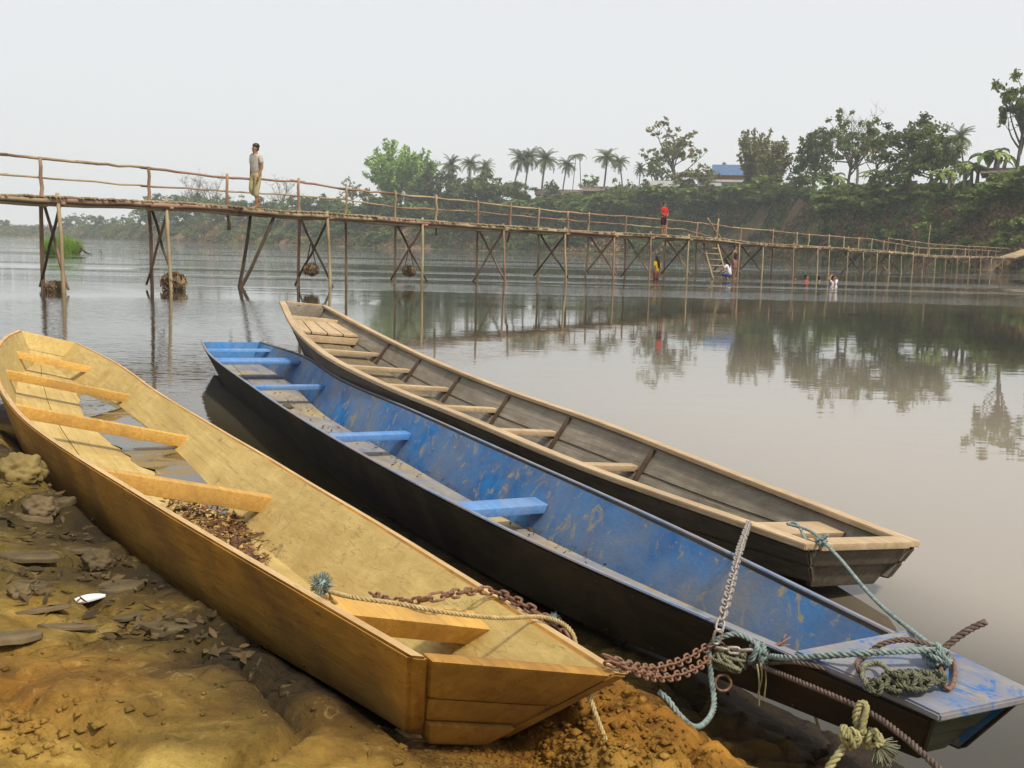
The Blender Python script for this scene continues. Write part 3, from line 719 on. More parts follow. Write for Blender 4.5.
def tree_proto(key, kind):
    """builds crown/trunk meshes of unit-ish trees (about 10 m tall), returns (height, crown mesh, trunk mesh)"""
    trunk = MB(); cents = []; H = 10.0; size = .30; el = 1.4; mat = 'mid'; bark = BARK; droop = 0
    if kind in ('round', 'dark', 'olive'):
        limb(trunk, (0, 0, -.6), (.2, 0, 3.2), .28, .2)
        K = 15
        for i in range(K):
            a = i * 2.4 + rnd.uniform(-.4, .4); r = rnd.uniform(1.2, 3.4) * (1 if i % 3 else .4); z = rnd.uniform(3.2, 8.6) - r * .35
            p = (r * math.cos(a), r * math.sin(a), z); limb(trunk, (.2, 0, min(z - 1, 3.2)), p, .12, .03)
            for q in range(7):
                cc = np.array(p) + rs.randn(3) * (.85, .85, .65); cents.append(clump_pts(cc, rnd.uniform(.4, 1.2), 44, .0))
        mat = {'round': 'mid', 'dark': 'dark', 'olive': 'olive'}[kind]
    elif kind in ('tall', 'sparse', 'bare'):
        base = limb(trunk, (0, 0, -.6), (.3, .1, 4.2), .2, .15); tips = []
        for i in range(13):
            a = i * 2.4 + rnd.uniform(-.5, .5); z0 = rnd.uniform(2.4, 4.6); r = rnd.uniform(.9, 2.9); z = rnd.uniform(5.0, 9.6) - r * .5
            p = Vector((r * math.cos(a), r * math.sin(a), z)); q = limb(trunk, (.25, .05, z0), p, .10, .03, .12)
            for k in range(7 if kind != 'tall' else 5):
                s_ = q[rnd.choice((3, 4, 5))]; e = s_ + Vector((rnd.uniform(-1, 1), rnd.uniform(-1, 1), rnd.uniform(.1, 1.1))) * (1.1 if kind != 'bare' else 1.3)
                limb(trunk, s_, e, .035, .012, .1, 3, 4); tips.append(e)
                if kind == 'bare':
                    for _ in range(4): limb(trunk, e, e + Vector((rnd.uniform(-.8, .8), rnd.uniform(-.8, .8), rnd.uniform(.1, .9))), .014, .006, .1, 2, 3)
        for e in tips:
            if kind == 'bare':
                if rnd.random() < .2: cents.append(clump_pts(e, .3, 6))
            elif kind == 'tall': cents.append(clump_pts(e, rnd.uniform(.35, .75), 34, .0))
            else: cents.append(clump_pts(e, rnd.uniform(.3, .6), 13, .0))
        size = .26 if kind != 'bare' else .15; mat = {'tall': 'mid', 'sparse': 'olive', 'bare': 'dry'}[kind]; bark = PALEBARK if kind == 'bare' else BARK
    elif kind in ('bamboo', 'feather'):
        n = 42 if kind == 'bamboo' else 26
        for i in range(n):
            a = rnd.uniform(0, 6.28); lean = rnd.uniform(.15, 1) ** .8 * (4.0 if kind == 'bamboo' else 2.0); h = rnd.uniform(6.2, 10) - lean * .35
            pts = [Vector((math.cos(a) * (.3 + lean * t ** 2.2), math.sin(a) * (.3 + lean * t ** 2.2), h * t - .9 * lean * .3 * t ** 4 - .5 * (1 - t))) for t in np.linspace(0, 1, 8)]
            trunk.tube(pts, list(np.linspace(.05, .012, 8)), 4)
            for t in np.linspace(.35, 1, 15):
                q = pts[min(int(t * 7), 6)].lerp(pts[min(int(t * 7) + 1, 7)], t * 7 % 1 if t < 1 else 1)
                cents.append(clump_pts(q, .5 + .35 * (1 - t), 9, .0))
        size = .24; el = 2.2; droop = .6; mat = 'bamboo' if kind == 'bamboo' else 'olive'; bark = plain('bamboo_culm_' + kind, (.10, .11, .04), (.2, .19, .08), 3)
    elif kind == 'bush':
        H = 3.0
        for i in range(9):
            p = np.array([rnd.uniform(-1.5, 1.5), rnd.uniform(-1.2, 1.2), rnd.uniform(.4, 2.2)]); limb(trunk, (0, 0, -.4), p, .05, .015)
            cents.append(clump_pts(p, rnd.uniform(.5, 1.1), 190, .1))
        size = .22; mat = 'mid'
    P_ = np.concatenate(cents); v, f = rand_quads(P_, size, elong=el, droop=droop)
    crown = mesh_np('crown', v, f, None, [LM[mat]], False, None, False)
    tm = bpy.data.meshes.new('trunk'); tm.from_pydata([tuple(p) for p in trunk.v], [], trunk.f); tm.update(); tm.polygons.foreach_set('use_smooth', [True] * len(trunk.f)); tm.materials.append(bark)
    top = float(np.percentile(P_[:, 2], 99.5)) if kind != 'bare' else max(p.z for p in trunk.v)
    LIB[key] = (top, crown, tm)
def palm_proto(key, kind):
    tr = MB(); V = []; Fc = []
    H = 9.0 if kind != 'banana' else 3.2
    if kind == 'coco':
        pts = [Vector((.9 * (t ** 2) - .2, .2 * t, H * t - .5 * (1 - t))) for t in np.linspace(0, 1, 9)]; tr.tube(pts, [.26, .2] + [.16] * 6 + [.13], 7)
        nf, fl, lw = 38, 2.9, .7
    elif kind == 'areca':
        pts = [Vector((0, 0, H * t - .5 * (1 - t))) for t in np.linspace(0, 1, 6)]; tr.tube(pts, .07, 6); nf, fl, lw = 11, 1.6, .5
    else:
        for q in range(3):
            o = Vector((rnd.uniform(-.5, .5), rnd.uniform(-.5, .5), 0)); tr.tube([o + Vector((0, 0, -.3)), o * 1.1 + Vector((0, 0, 1.2)), o * 1.3 + Vector((0, 0, H - .6))], [.2, .16, .09], 7)
        nf, fl, lw = 20, 1.9, .24
    top = pts[-1] if kind != 'banana' else Vector((0, 0, H - .7))
    for i in range(nf):
        a = i * 2.399 + rnd.uniform(-.2, .2); e0 = rnd.uniform(-.75, 1.5) if kind == 'coco' else rnd.uniform(.35, 1.3)
        d = Vector((math.cos(a), math.sin(a), 0)); sd_ = Vector((-d.y, d.x, 0)); L = fl * rnd.uniform(.8, 1.1); rib = []; p = top.copy(); e = e0
        if kind == 'banana': p = top + Vector((rnd.uniform(-.4, .4), rnd.uniform(-.4, .4), rnd.uniform(-.4, .2)))
        N = 9
        for k in range(N + 1):
            rib.append(p.copy()); p = p + (d * math.cos(e) + Vector((0, 0, math.sin(e)))) * (L / N); e -= (.115 if kind == 'coco' else .24) * (1 + k * .05)
        tr.tube(rib, list(np.linspace(.035, .008, N + 1)), 3)
        if kind == 'banana':
            for s_ in (-1, 1):
                for k in range(N):
                    w0 = lw * math.sin(math.pi * min(.98, (k + .3) / N)) ; w1 = lw * math.sin(math.pi * min(.99, (k + 1.3) / N)); b = len(V)
                    V += [rib[k], rib[k + 1], rib[k + 1] + sd_ * s_ * w1 - Vector((0, 0, .3 * w1)), rib[k] + sd_ * s_ * w0 - Vector((0, 0, .3 * w0))]; Fc.append((b, b + 1, b + 2, b + 3))
        else:
            M_ = 24 if kind == 'coco' else 14
            for s_ in (-1, 1):
                for k in range(M_):
                    t = (k + .8) / M_ * N; j = min(int(t), N - 1); q = rib[j].lerp(rib[j + 1], t - j); fw_ = (rib[j + 1] - rib[j]).normalized()
                    ll = lw * (1 - .55 * (k / M_)) * rnd.uniform(.85, 1.1); tip = q + (sd_ * s_ * .75 + fw_ * .55 + Vector((0, 0, -.45))) * ll; b = len(V)
                    wv = fw_ * (L / M_ * .42)
                    V += [q - wv, q + wv, tip + wv * .3, tip - wv * .3]; Fc.append((b, b + 1, b + 2, b + 3))
    crown = mesh_np('crown', [tuple(v) for v in V], np.array(Fc), None, [LM['banana' if kind == 'banana' else 'palm']], False, None, False)
    tm = bpy.data.meshes.new('trunk'); tm.from_pydata([tuple(p) for p in tr.v], [], tr.f); tm.update(); tm.polygons.foreach_set('use_smooth', [True] * len(tr.f)); tm.materials.append(PALEBARK)
    LIB[key] = (max(v.z for v in V), crown, tm)
for k, kd in (('round', 'round'), ('round2', 'round'), ('dark', 'dark'), ('dark2', 'dark'), ('olive', 'olive'), ('tall', 'tall'), ('tall2', 'tall'), ('sparse', 'sparse'), ('bare', 'bare'), ('bamboo', 'bamboo'), ('feather', 'feather'), ('bush', 'bush')): tree_proto(k, kd)
for k in ('coco', 'areca', 'banana'): palm_proto(k, k)
palm_proto('coco2', 'coco')
def tree(key, px, ytop, back, name, label, cat, group=None, wide=1.0, sink=0.0, z0=None):
    """a tree standing 'back' metres behind the far water line at column px, its top at image row ytop"""
    D = far_d(px) + back; zb = far_z(px, back) if z0 is None else z0; zt = zat(px, ytop, D); top, cr, tk = LIB[key]
    s = (zt - zb) / top; o = empty(name, G(px, D, zb - sink), rnd.uniform(0, 6.28)); o.scale = (s * wide, s * wide, s); tag(o, label, cat, group)
    if 'palm' in name: o.rotation_euler.x = rnd.uniform(-.13, .13); o.rotation_euler.y = rnd.uniform(-.10, .10)
    a = bpy.data.objects.new('crown', cr); b = bpy.data.objects.new('trunk', tk)
    for q in (a, b): C.objects.link(q); q.parent = o
    return o
T = tree
g0 = 'hazy trees of the far left shore'
for (px, yt, bk, key) in ((-60, 216, 20, 'round'), (-25, 220, 14, 'dark'), (5, 217, 20, 'dark2'), (18, 221, 12, 'round2'), (33, 222, 20, 'round'), (47, 224, 12, 'dark'), (-45, 222, 30, 'dark2')):
    T(key, px, yt, bk, 'broadleaf_tree', 'low bluish tree in the hazy belt at the far left end of the river', 'tree', g0, 1.5, 1.5)
g0 = 'trees of the hazy wood left of centre'
for (px, yt, bk, key) in ((68, 213, 14, 'dark'), (82, 211, 24, 'round'), (98, 213, 12, 'dark2'), (112, 214, 22, 'round2'), (128, 212, 14, 'round'), (146, 203, 22, 'dark'), (158, 194, 14, 'round2'), (172, 191, 26, 'dark2'), (186, 193, 14, 'round'), (203, 190, 24, 'dark'), (217, 194, 12, 'round2'), (233, 192, 24, 'round'), (247, 197, 12, 'dark2'), (262, 193, 24, 'dark'), (278, 198, 12, 'round'), (294, 193, 22, 'round2'), (310, 192, 12, 'dark2'), (326, 190, 24, 'dark'), (338, 196, 10, 'round')):
    T(key, px, yt, bk, 'broadleaf_tree', 'rounded hazy green tree in the wood behind the left half of the footbridge', 'tree', g0, 1.3, 1.2)
T('bare', 195, 166, 34, 'bare_tree', 'nearly leafless tree standing above the wood left of the walking man', 'tree')
T('bare', 211, 170, 38, 'bare_tree', 'leafless tree just left of the walking man, behind the wood', 'tree', None, 1.2)
T('bare', 283, 172, 34, 'bare_tree', 'grey leafless tree just right of the walking man, behind the wood', 'tree', None, 1.2)
T('sparse', 352, 177, 20, 'broadleaf_tree', 'small loose tree left of the pale green bamboo clump', 'tree')
T('bamboo', 392, 139, 18, 'bamboo_clump', 'large feathery pale green bamboo clump rising over the wood', 'bamboo', None, 1.1, 1)
T('bamboo', 415, 147, 22, 'bamboo_clump', 'right part of the pale green bamboo stand beside dark trees', 'bamboo', None, .8, 1)
T('dark', 372, 186, 8, 'broadleaf_tree', 'dark tree at the foot of the pale bamboo, on its left', 'tree', None, 1.2, 1)
T('dark', 432, 160, 16, 'broadleaf_tree', 'dark blue green tree directly right of the bamboo clump', 'tree', None, 1.1, 1)
T('dark2', 462, 178, 8, 'broadleaf_tree', 'low dark tree below the first pair of coconut palms', 'tree', None, 1.2, 1)
T('coco', 452, 153, 16, 'coconut_palm', 'leftmost coconut palm, next to the dark tree by the bamboo', 'palm', None, 1)
T('coco2', 467, 154, 18, 'coconut_palm', 'second coconut palm from the left, over low dark trees', 'palm', None, 1)
T('coco', 486, 158, 16, 'coconut_palm', 'coconut palm above the round dark tree left of centre', 'palm', None, 1)
T('round', 473, 172, 10, 'broadleaf_tree', 'yellowish green tree between the left palms', 'tree', None, 1, 1)
T('dark', 491, 168, 8, 'broadleaf_tree', 'round dark tree right of the left group of palms', 'tree', None, 1.25, 1)
T('round2', 520, 177, 14, 'broadleaf_tree', 'low green tree under the trio of tall palms', 'tree', None, 1.2, 1)
T('coco', 511, 146, 22, 'coconut_palm', 'left one of the trio of tall coconut palms', 'palm')
T('coco2', 524, 145, 24, 'coconut_palm', 'middle one of the trio of tall coconut palms', 'palm')
T('coco', 541, 147, 12, 'coconut_palm', 'right one of the trio of tall palms, with its full trunk in view', 'palm', None, 1.1)
T('coco2', 561, 155, 22, 'coconut_palm', 'coconut palm over the left end of the long tin roof', 'palm', None, 1.0)
T('areca', 570, 154, 18, 'areca_palm', 'slim small headed palm touching the palm over the tin roof', 'palm', None, 1.2)
T('areca', 580, 153, 22, 'areca_palm', 'lone slim palm with a thin stem in the open sky gap', 'palm', None, 1.2)
T('coco', 600, 147, 20, 'coconut_palm', 'wide crowned coconut palm above the middle of the tin roof', 'palm', None, 1.25)
T('coco2', 620, 153, 16, 'coconut_palm', 'yellowish coconut palm right of the tin roof', 'palm', None, 1.1)
T('coco', 637, 161, 22, 'coconut_palm', 'small coconut palm just left of the tall loose tree', 'palm', None, .9)
T('dark', 551, 178, 16, 'broadleaf_tree', 'small dark tree at the left end of the tin roof', 'tree', None, .8, .5)
T('round', 587, 173, 30, 'broadleaf_tree', 'green tree behind the tin roof under the lone slim palm', 'tree', None, .9, .5)
T('round2', 626, 178, 8, 'broadleaf_tree', 'bright green tree on the slope right of the tin roof', 'tree', None, .8, .5)
T('sparse', 668, 114, 24, 'broadleaf_tree', 'tall loose crowned tree standing clear above the centre of the bank', 'tree', None, 1.15, .5)
T('tall', 655, 150, 18, 'broadleaf_tree', 'leafy lower tree in front of the tall loose crowned tree', 'tree', None, 1.1, .5)
T('dark', 644, 178, 10, 'broadleaf_tree', 'dark low tree above the shed with the tin roof', 'tree', None, 1, .5)
T('olive', 695, 163, 10, 'broadleaf_tree', 'round olive green tree left of the house with the blue roof', 'tree', None, 1.1, .5)
T('dark', 718, 161, 34, 'broadleaf_tree', 'dark tree behind the house with the blue roof', 'tree', None, 1, .5)
T('feather', 748, 129, 14, 'bamboo_clump', 'tall narrow olive bamboo right of the house with the blue roof', 'bamboo', None, 1.0, .5)
T('feather', 768, 138, 15, 'bamboo_clump', 'broader dry olive bamboo right of the tall narrow one', 'bamboo', None, 1.4, .5)
T('bush', 785, 172, 14, 'shrub', 'leafy shrub between the olive bamboo and the dark twin trees', 'shrub', None, 1.4, .3)
T('dark2', 812, 126, 17, 'broadleaf_tree', 'dark dense tree left of the tall twiggy tree', 'tree', None, .95, .5)
T('tall', 843, 108, 18, 'broadleaf_tree', 'tall two tone tree right of centre with dark foliage', 'tree', None, .95, .5)
T('bare', 850, 99, 21, 'bare_tree', 'bare twiggy tree top poking above the dark foliage', 'tree', None, .9)
T('sparse', 872, 130, 19, 'broadleaf_tree', 'thin half bare tree between the two dark trees on the right', 'tree', None, .9)
T('dark', 905, 111, 16, 'broadleaf_tree', 'large round dense tree on the right bank', 'tree', None, 1.15, .5)
T('round', 925, 120, 17, 'broadleaf_tree', 'lighter right half of the dense tree pair on the right bank', 'tree', None, 1.0, .5)
T('coco', 957, 124, 22, 'coconut_palm', 'coconut palm top showing right of the large round tree', 'palm', None, 1)
T('coco2', 948, 140, 16, 'coconut_palm', 'low drooping palm right of the large round tree', 'palm', None, .9)
T('banana', 983, 147, 14, 'banana_plant', 'tall banana plant left of the open crowned tree at the right edge', 'banana plant', None, 1.1)
T('banana', 966, 160, 12, 'banana_plant', 'bright green banana plant below the coconut palm top', 'banana plant', None, 1.1)
T('tall2', 1008, 76, 17, 'broadleaf_tree', 'tall open crowned tree at the right edge of the picture', 'tree', None, .78)
T('tall', 1070, 70, 22, 'broadleaf_tree', 'tree beyond the right edge of the picture', 'tree', None, .9)
T('banana', 871, 168, 11, 'banana_plant', 'banana plant at the foot of the thin half bare tree', 'banana plant', None, 1.1)
T('banana', 884, 172, 12, 'banana_plant', 'banana plant left below the large round dense tree', 'banana plant', None, 1)
T('banana', 936, 167, 11, 'banana_plant', 'banana plant below the low drooping palm', 'banana plant', None, 1)
T('banana', 826, 172, 12, 'banana_plant', 'banana plant at the foot of the dark dense tree', 'banana plant', None, 1.2)
T('bush', 1000, 170, 14, 'shrub', 'bright shrub left of the trunk at the right edge', 'shrub', None, 1.8, .3)
T('bush', 1024, 164, 12, 'shrub', 'dark shrub on the bank edge at the right border', 'shrub', None, 2.2, .3)
g0 = 'shrubs along the top of the far bank'
for i, px in enumerate(list(range(352, 1060, 15))):
    T('bush', px + rnd.uniform(-6, 6), lerp_tab([(352, 205), (480, 205), (620, 190), (740, 182), (860, 182), (1060, 182)], px) + rnd.uniform(-5, 5), rnd.uniform(10, 15), 'shrub', 'green shrub growing along the top edge of the far bank', 'shrub', g0, rnd.uniform(1.5, 2.4), .4)
g0 = 'shrubs on the slope of the far bank'
for i in range(85):
    px = rnd.uniform(60, 1040); bk = rnd.uniform(1.5, 10); D = far_d(px) + bk; zb = far_z(px, bk); hgt = rnd.uniform(1.2, 2.6) * (1.3 if px < 600 else 1)
    o = empty('shrub', G(px, D, zb - .3), rnd.uniform(0, 6.28)); s = hgt / 2.6; o.scale = (s * 1.5, s * 1.5, s); tag(o, 'low shrub clinging to the slope of the far bank', 'shrub', g0)
    for mm, nm in ((LIB['bush'][1], 'crown'), (LIB['bush'][2], 'trunk')):
        q = bpy.data.objects.new(nm, mm); C.objects.link(q); q.parent = o

def where(px):
    for q, w_ in ((60, 'behind the reed islet'), (120, 'left of the second pair of bridge poles'), (185, 'behind the second pair of bridge poles'), (240, 'left of the walking man'), (300, 'just right of the walking man'), (365, 'left of the bamboo clump'), (430, 'below the bamboo clump'), (495, 'below the left group of palms'), (550, 'below the trio of tall palms'), (600, 'below the slim palms'), (650, 'left of the child in red'), (700, 'right of the child in red'), (745, 'behind the bamboo ladder'), (800, 'below the olive bamboo'), (860, 'below the tall two tone tree'), (930, 'below the large round tree'), (985, 'below the banana plants')):
        if px < q: return w_
    return 'near the right end of the bridge'
for o in C.objects:
    if o.get('group') in ('shrubs along the top of the far bank', 'shrubs on the slope of the far bank', 'trees of the hazy wood left of centre'):
        q = proj(o.location)[0]; sz = ('small ' if o.scale.z < (.55 if o.get('category') == 'shrub' else .9) else 'large ')
        o['label'] = {'shrubs along the top of the far bank': sz + 'shrub topping the far bank ', 'shrubs on the slope of the far bank': sz + 'shrub on the far slope ', 'trees of the hazy wood left of centre': sz + 'rounded hazy tree '}[o['group']] + where(q)
def undergrowth():
    for nm, mat, n, thr, seed, sz, lab in (('undergrowth', 'scrub', 90000, -.04, 1, .46, 'dense green undergrowth covering the far bank'), ('dry_undergrowth', 'straw', 70000, -.12, 8, .38, 'dry straw coloured scrub hanging on the far bank')):
        px = rs.uniform(-100, 1150, n); tt = rs.uniform(.3, 16, n); cs = []
        for x, q in zip(px, tt):
            D = far_d(x) + q; g = G(x, D); k = nz(g.x, g.y + q, .13, seed) + .5 * nz(g.x, g.y, .5, seed + 3)
            if x > 700 and q < 9 and nm == 'undergrowth': k -= .22 + (.25 if x > 880 else 0)
            if k < thr: continue
            h = (.15 + max(0, k - thr) * 2.6) * rs.uniform(.1, 1) * (1.0 if nm == 'undergrowth' else .7)
            cs.append((g.x, g.y, far_z(x, q) + h))
        v, f = rand_quads(np.array(cs), sz, elong=1.5)
        tag(mesh_np(nm, v, f, None, [LM[mat]]), lab, None, None, 'stuff')
undergrowth()

# ------------------------------------------------------------------ houses on the bank
def wall_mat(n, c): return plain(n, tuple(x * .8 for x in c), c, 2, .9, .1, .1)
TIN = plain('rusty_tin_roof', (.09, .065, .055), (.19, .14, .12), 2.5, .7, .3)
BLUE = plain('blue_roof_sheet', (.055, .10, .20), (.08, .14, .27), 2, .6, .3)
GREYTIN = plain('grey_tin_roof', (.22, .22, .23), (.34, .34, .35), 2, .6, .3)
ORANGE = wall_mat('orange_wall', (.42, .20, .05)); WHITE = wall_mat('white_wall', (.62, .62, .6)); BROWNW = wall_mat('brown_board_wall', (.12, .08, .05)); DARKW = wall_mat('window_dark', (.03, .03, .03))
def house(px, back, wd, dp, yb, ye, yr, name, label, wmat, rmat, ridge='x', win=2, shift=0):
    D = far_d(px) + back; zb = far_z(px, back); ze = zat(px, ye, D); zr = zat(px, yr, D)
    d = ray(px, hor(px)); ang = -math.atan2(d.x, d.y)
    o = empty(name, G(px, D, zb), ang); tag(o, label, 'house'); h = ze - zb
    mb = MB(); mb.box((0, 0, h / 2 - .5), wd, dp, h + 1); mb.build('wall', [wmat], o, False)
    rh = zr - ze; ov = .6
    for s_ in (-1, 1):
        mb = MB(); q = []
        for z in (0, .08): q += [Vector((-wd / 2 - ov, s_ * (dp / 2 + ov), h - .15 + z)), Vector((wd / 2 + ov, s_ * (dp / 2 + ov), h - .15 + z)), Vector((wd / 2 + ov, s_ * .01, h + rh + z)), Vector((-wd / 2 - ov, s_ * .01, h + rh + z))]
        mb.hexa(q if s_ < 0 else q); mb.build('roof', [rmat], o, False)
    for s_ in (-1, 1):
        mb = MB(); x = s_ * (wd / 2 - .05); b = len(mb.v)
        mb.v += [Vector((x, -dp / 2, h)), Vector((x, dp / 2, h)), Vector((x, 0, h + rh)), Vector((x + .06, -dp / 2, h)), Vector((x + .06, dp / 2, h)), Vector((x + .06, 0, h + rh))]
        for f in ((0, 1, 2), (5, 4, 3), (0, 3, 4, 1), (1, 4, 5, 2), (2, 5, 3, 0)): mb.f.append(f); mb.m.append(0)
        mb.build('gable', [wmat], o, False)
    for i in range(win):
        mb = MB(); mb.box(((i + .5) / win * wd - wd / 2, -dp / 2 - .02, h * .6), .9, .08, 1.0); mb.build('window', [DARKW], o, False)
    return o
house(573, 22, 17, 7, 0, 196, 190, 'long_house', 'long low house with a rusty tin roof under the palms, left part', BROWNW, TIN, 'x', 4)
house(610, 22, 12, 7, 0, 192, 187, 'long_house', 'low house with a rusty tin roof under the wide crowned palm', BROWNW, TIN, 'x', 3)
house(664, 15, 8, 4, 0, 187, 181, 'shed', 'open brown shed below the tall loose crowned tree', BROWNW, GREYTIN, 'x', 2)
house(706, 13, 3.4, 3, 0, 186, 183, 'hut', 'small white hut left of the house with the blue roof', WHITE, GREYTIN, 'x', 1)
o = house(728, 22, 6.8, 6, 0, 176, 165, 'two_storey_house', 'house with a blue roof and orange upper wall among the trees', ORANGE, BLUE, 'x', 2)
o = house(722, 19, 9, 3, 0, 182, 177, 'verandah', 'grey roofed lean to in front of the blue roofed house', WHITE, GREYTIN, 'x', 3)
house(432, 22, 14, 6, 0, 197, 192, 'shed', 'pale roofed low building behind the bridge left of centre', BROWNW, GREYTIN, 'x', 2)
house(1020, 20, 8, 6, 0, 174, 168, 'house', 'house roof glimpsed at the right edge behind the bank', BROWNW, TIN, 'x', 2)

# reed islet
def islet():
    o = empty('reed_clump', PZ(62, 254, 0)); tag(o, 'bright green reed clump growing on a tiny islet upstream', 'reeds')
    n = 2600; a = rs.uniform(0, 6.28, n); r = 1.05 * np.sqrt(rs.rand(n)); base = np.stack([np.cos(a) * r, np.sin(a) * r * .8, np.zeros(n)], 1)
    h = rs.uniform(.6, 1.45, n) * (1.1 - .35 * r); lean = np.stack([np.cos(a) * r * .3 + rs.randn(n) * .14, np.sin(a) * r * .3 + rs.randn(n) * .14, h], 1)
    w_ = np.stack([rs.uniform(-.03, .03, n), rs.uniform(-.03, .03, n), np.zeros(n)], 1)
    v = np.stack([base - w_, base + w_, base + lean], 1).reshape(-1, 3); mesh_np('blades', v, np.arange(n * 3).reshape(n, 3), o, [LM['reed']])
    mb = MB(); mb.ball((0, 0, -.1), 1.2, 12, 0, (1, .8, .25), .1); mb.build('mound', [plain('islet_mud', (.05, .04, .02), (.10, .08, .05))], o)
    mb = MB(); mb.tube([(1.0, 0, .75), (1.35, -.1, .3), (1.75, -.1, .02)], [.05, .06, .04], 5); mb.tube([(1.45, -.1, .12), (1.9, 0, .04)], .035, 4); mb.tube([(2.55, 0, .0), (2.45, 0, .3)], .02, 4); q = mb.build('snag', [BARK]); q.parent = None
    q.location = o.location; tag(q, 'broken branch stuck in the water right of the reed clump', 'branch')
islet()

# ------------------------------------------------------------------ bamboo footbridge
BAM = plain('weathered_bamboo', (.20, .145, .085), (.42, .33, .20), 1.2, .7, .3, .1)
BAM2 = plain('reddish_bamboo', (.17, .10, .07), (.36, .23, .16), 1.2, .75, .2, .1)
BAMD = plain('dark_wet_bamboo', (.05, .035, .025), (.12, .085, .055), 1.2, .6, .3, .1)
def bD(px): return 1.0 / (.0472 - 3.6e-5 * px)           # distance of the far edge of the bridge at column px
def bP(px, z=0.0): return G(px, bD(px), z)
_a, _b = bP(50), bP(960); BX = (_b - _a).normalized(); BN = Vector((BX.y, -BX.x, 0))     # along the bridge; across, towards the camera
DECKY = [(-300, 184), (-100, 190), (0, 194), (43, 196), (153, 201), (255, 209.5), (299, 211.5), (395, 219), (478, 224.5), (565, 230.3), (642, 234), (700, 238), (735, 242.3), (800, 246), (870, 250.5), (920, 255.5), (960, 256.2), (1000, 257.3), (1020, 258)]
RAILY = [(-300, 136), (0, 153.5), (43, 158), (90, 162.5), (153, 168.5), (228, 177.5), (299, 181.5), (346, 189), (395, 194), (478, 202.5), (565, 212.2), (642, 217.6), (700, 223), (735, 227.7), (770, 230.5), (808, 234.6), (870, 239), (920, 248), (960, 249), (1000, 251.5)]
MIDY = [(-300, 166), (0, 173.8), (153, 186.5), (228, 191), (299, 196), (346, 199.5), (395, 207), (478, 212), (565, 220), (625, 224.5), (684, 229.5), (712, 237)]
def deckz(px):                                # the table holds the near edge, which hides the far one from below
    r_ = ray(px, hor(px)); r_ = Vector((r_.x, r_.y, 0)).normalized()
    return zat(px, lerp_tab(DECKY, px), bD(px) - 1.2 / abs(r_.dot(BN)) * r_.y)
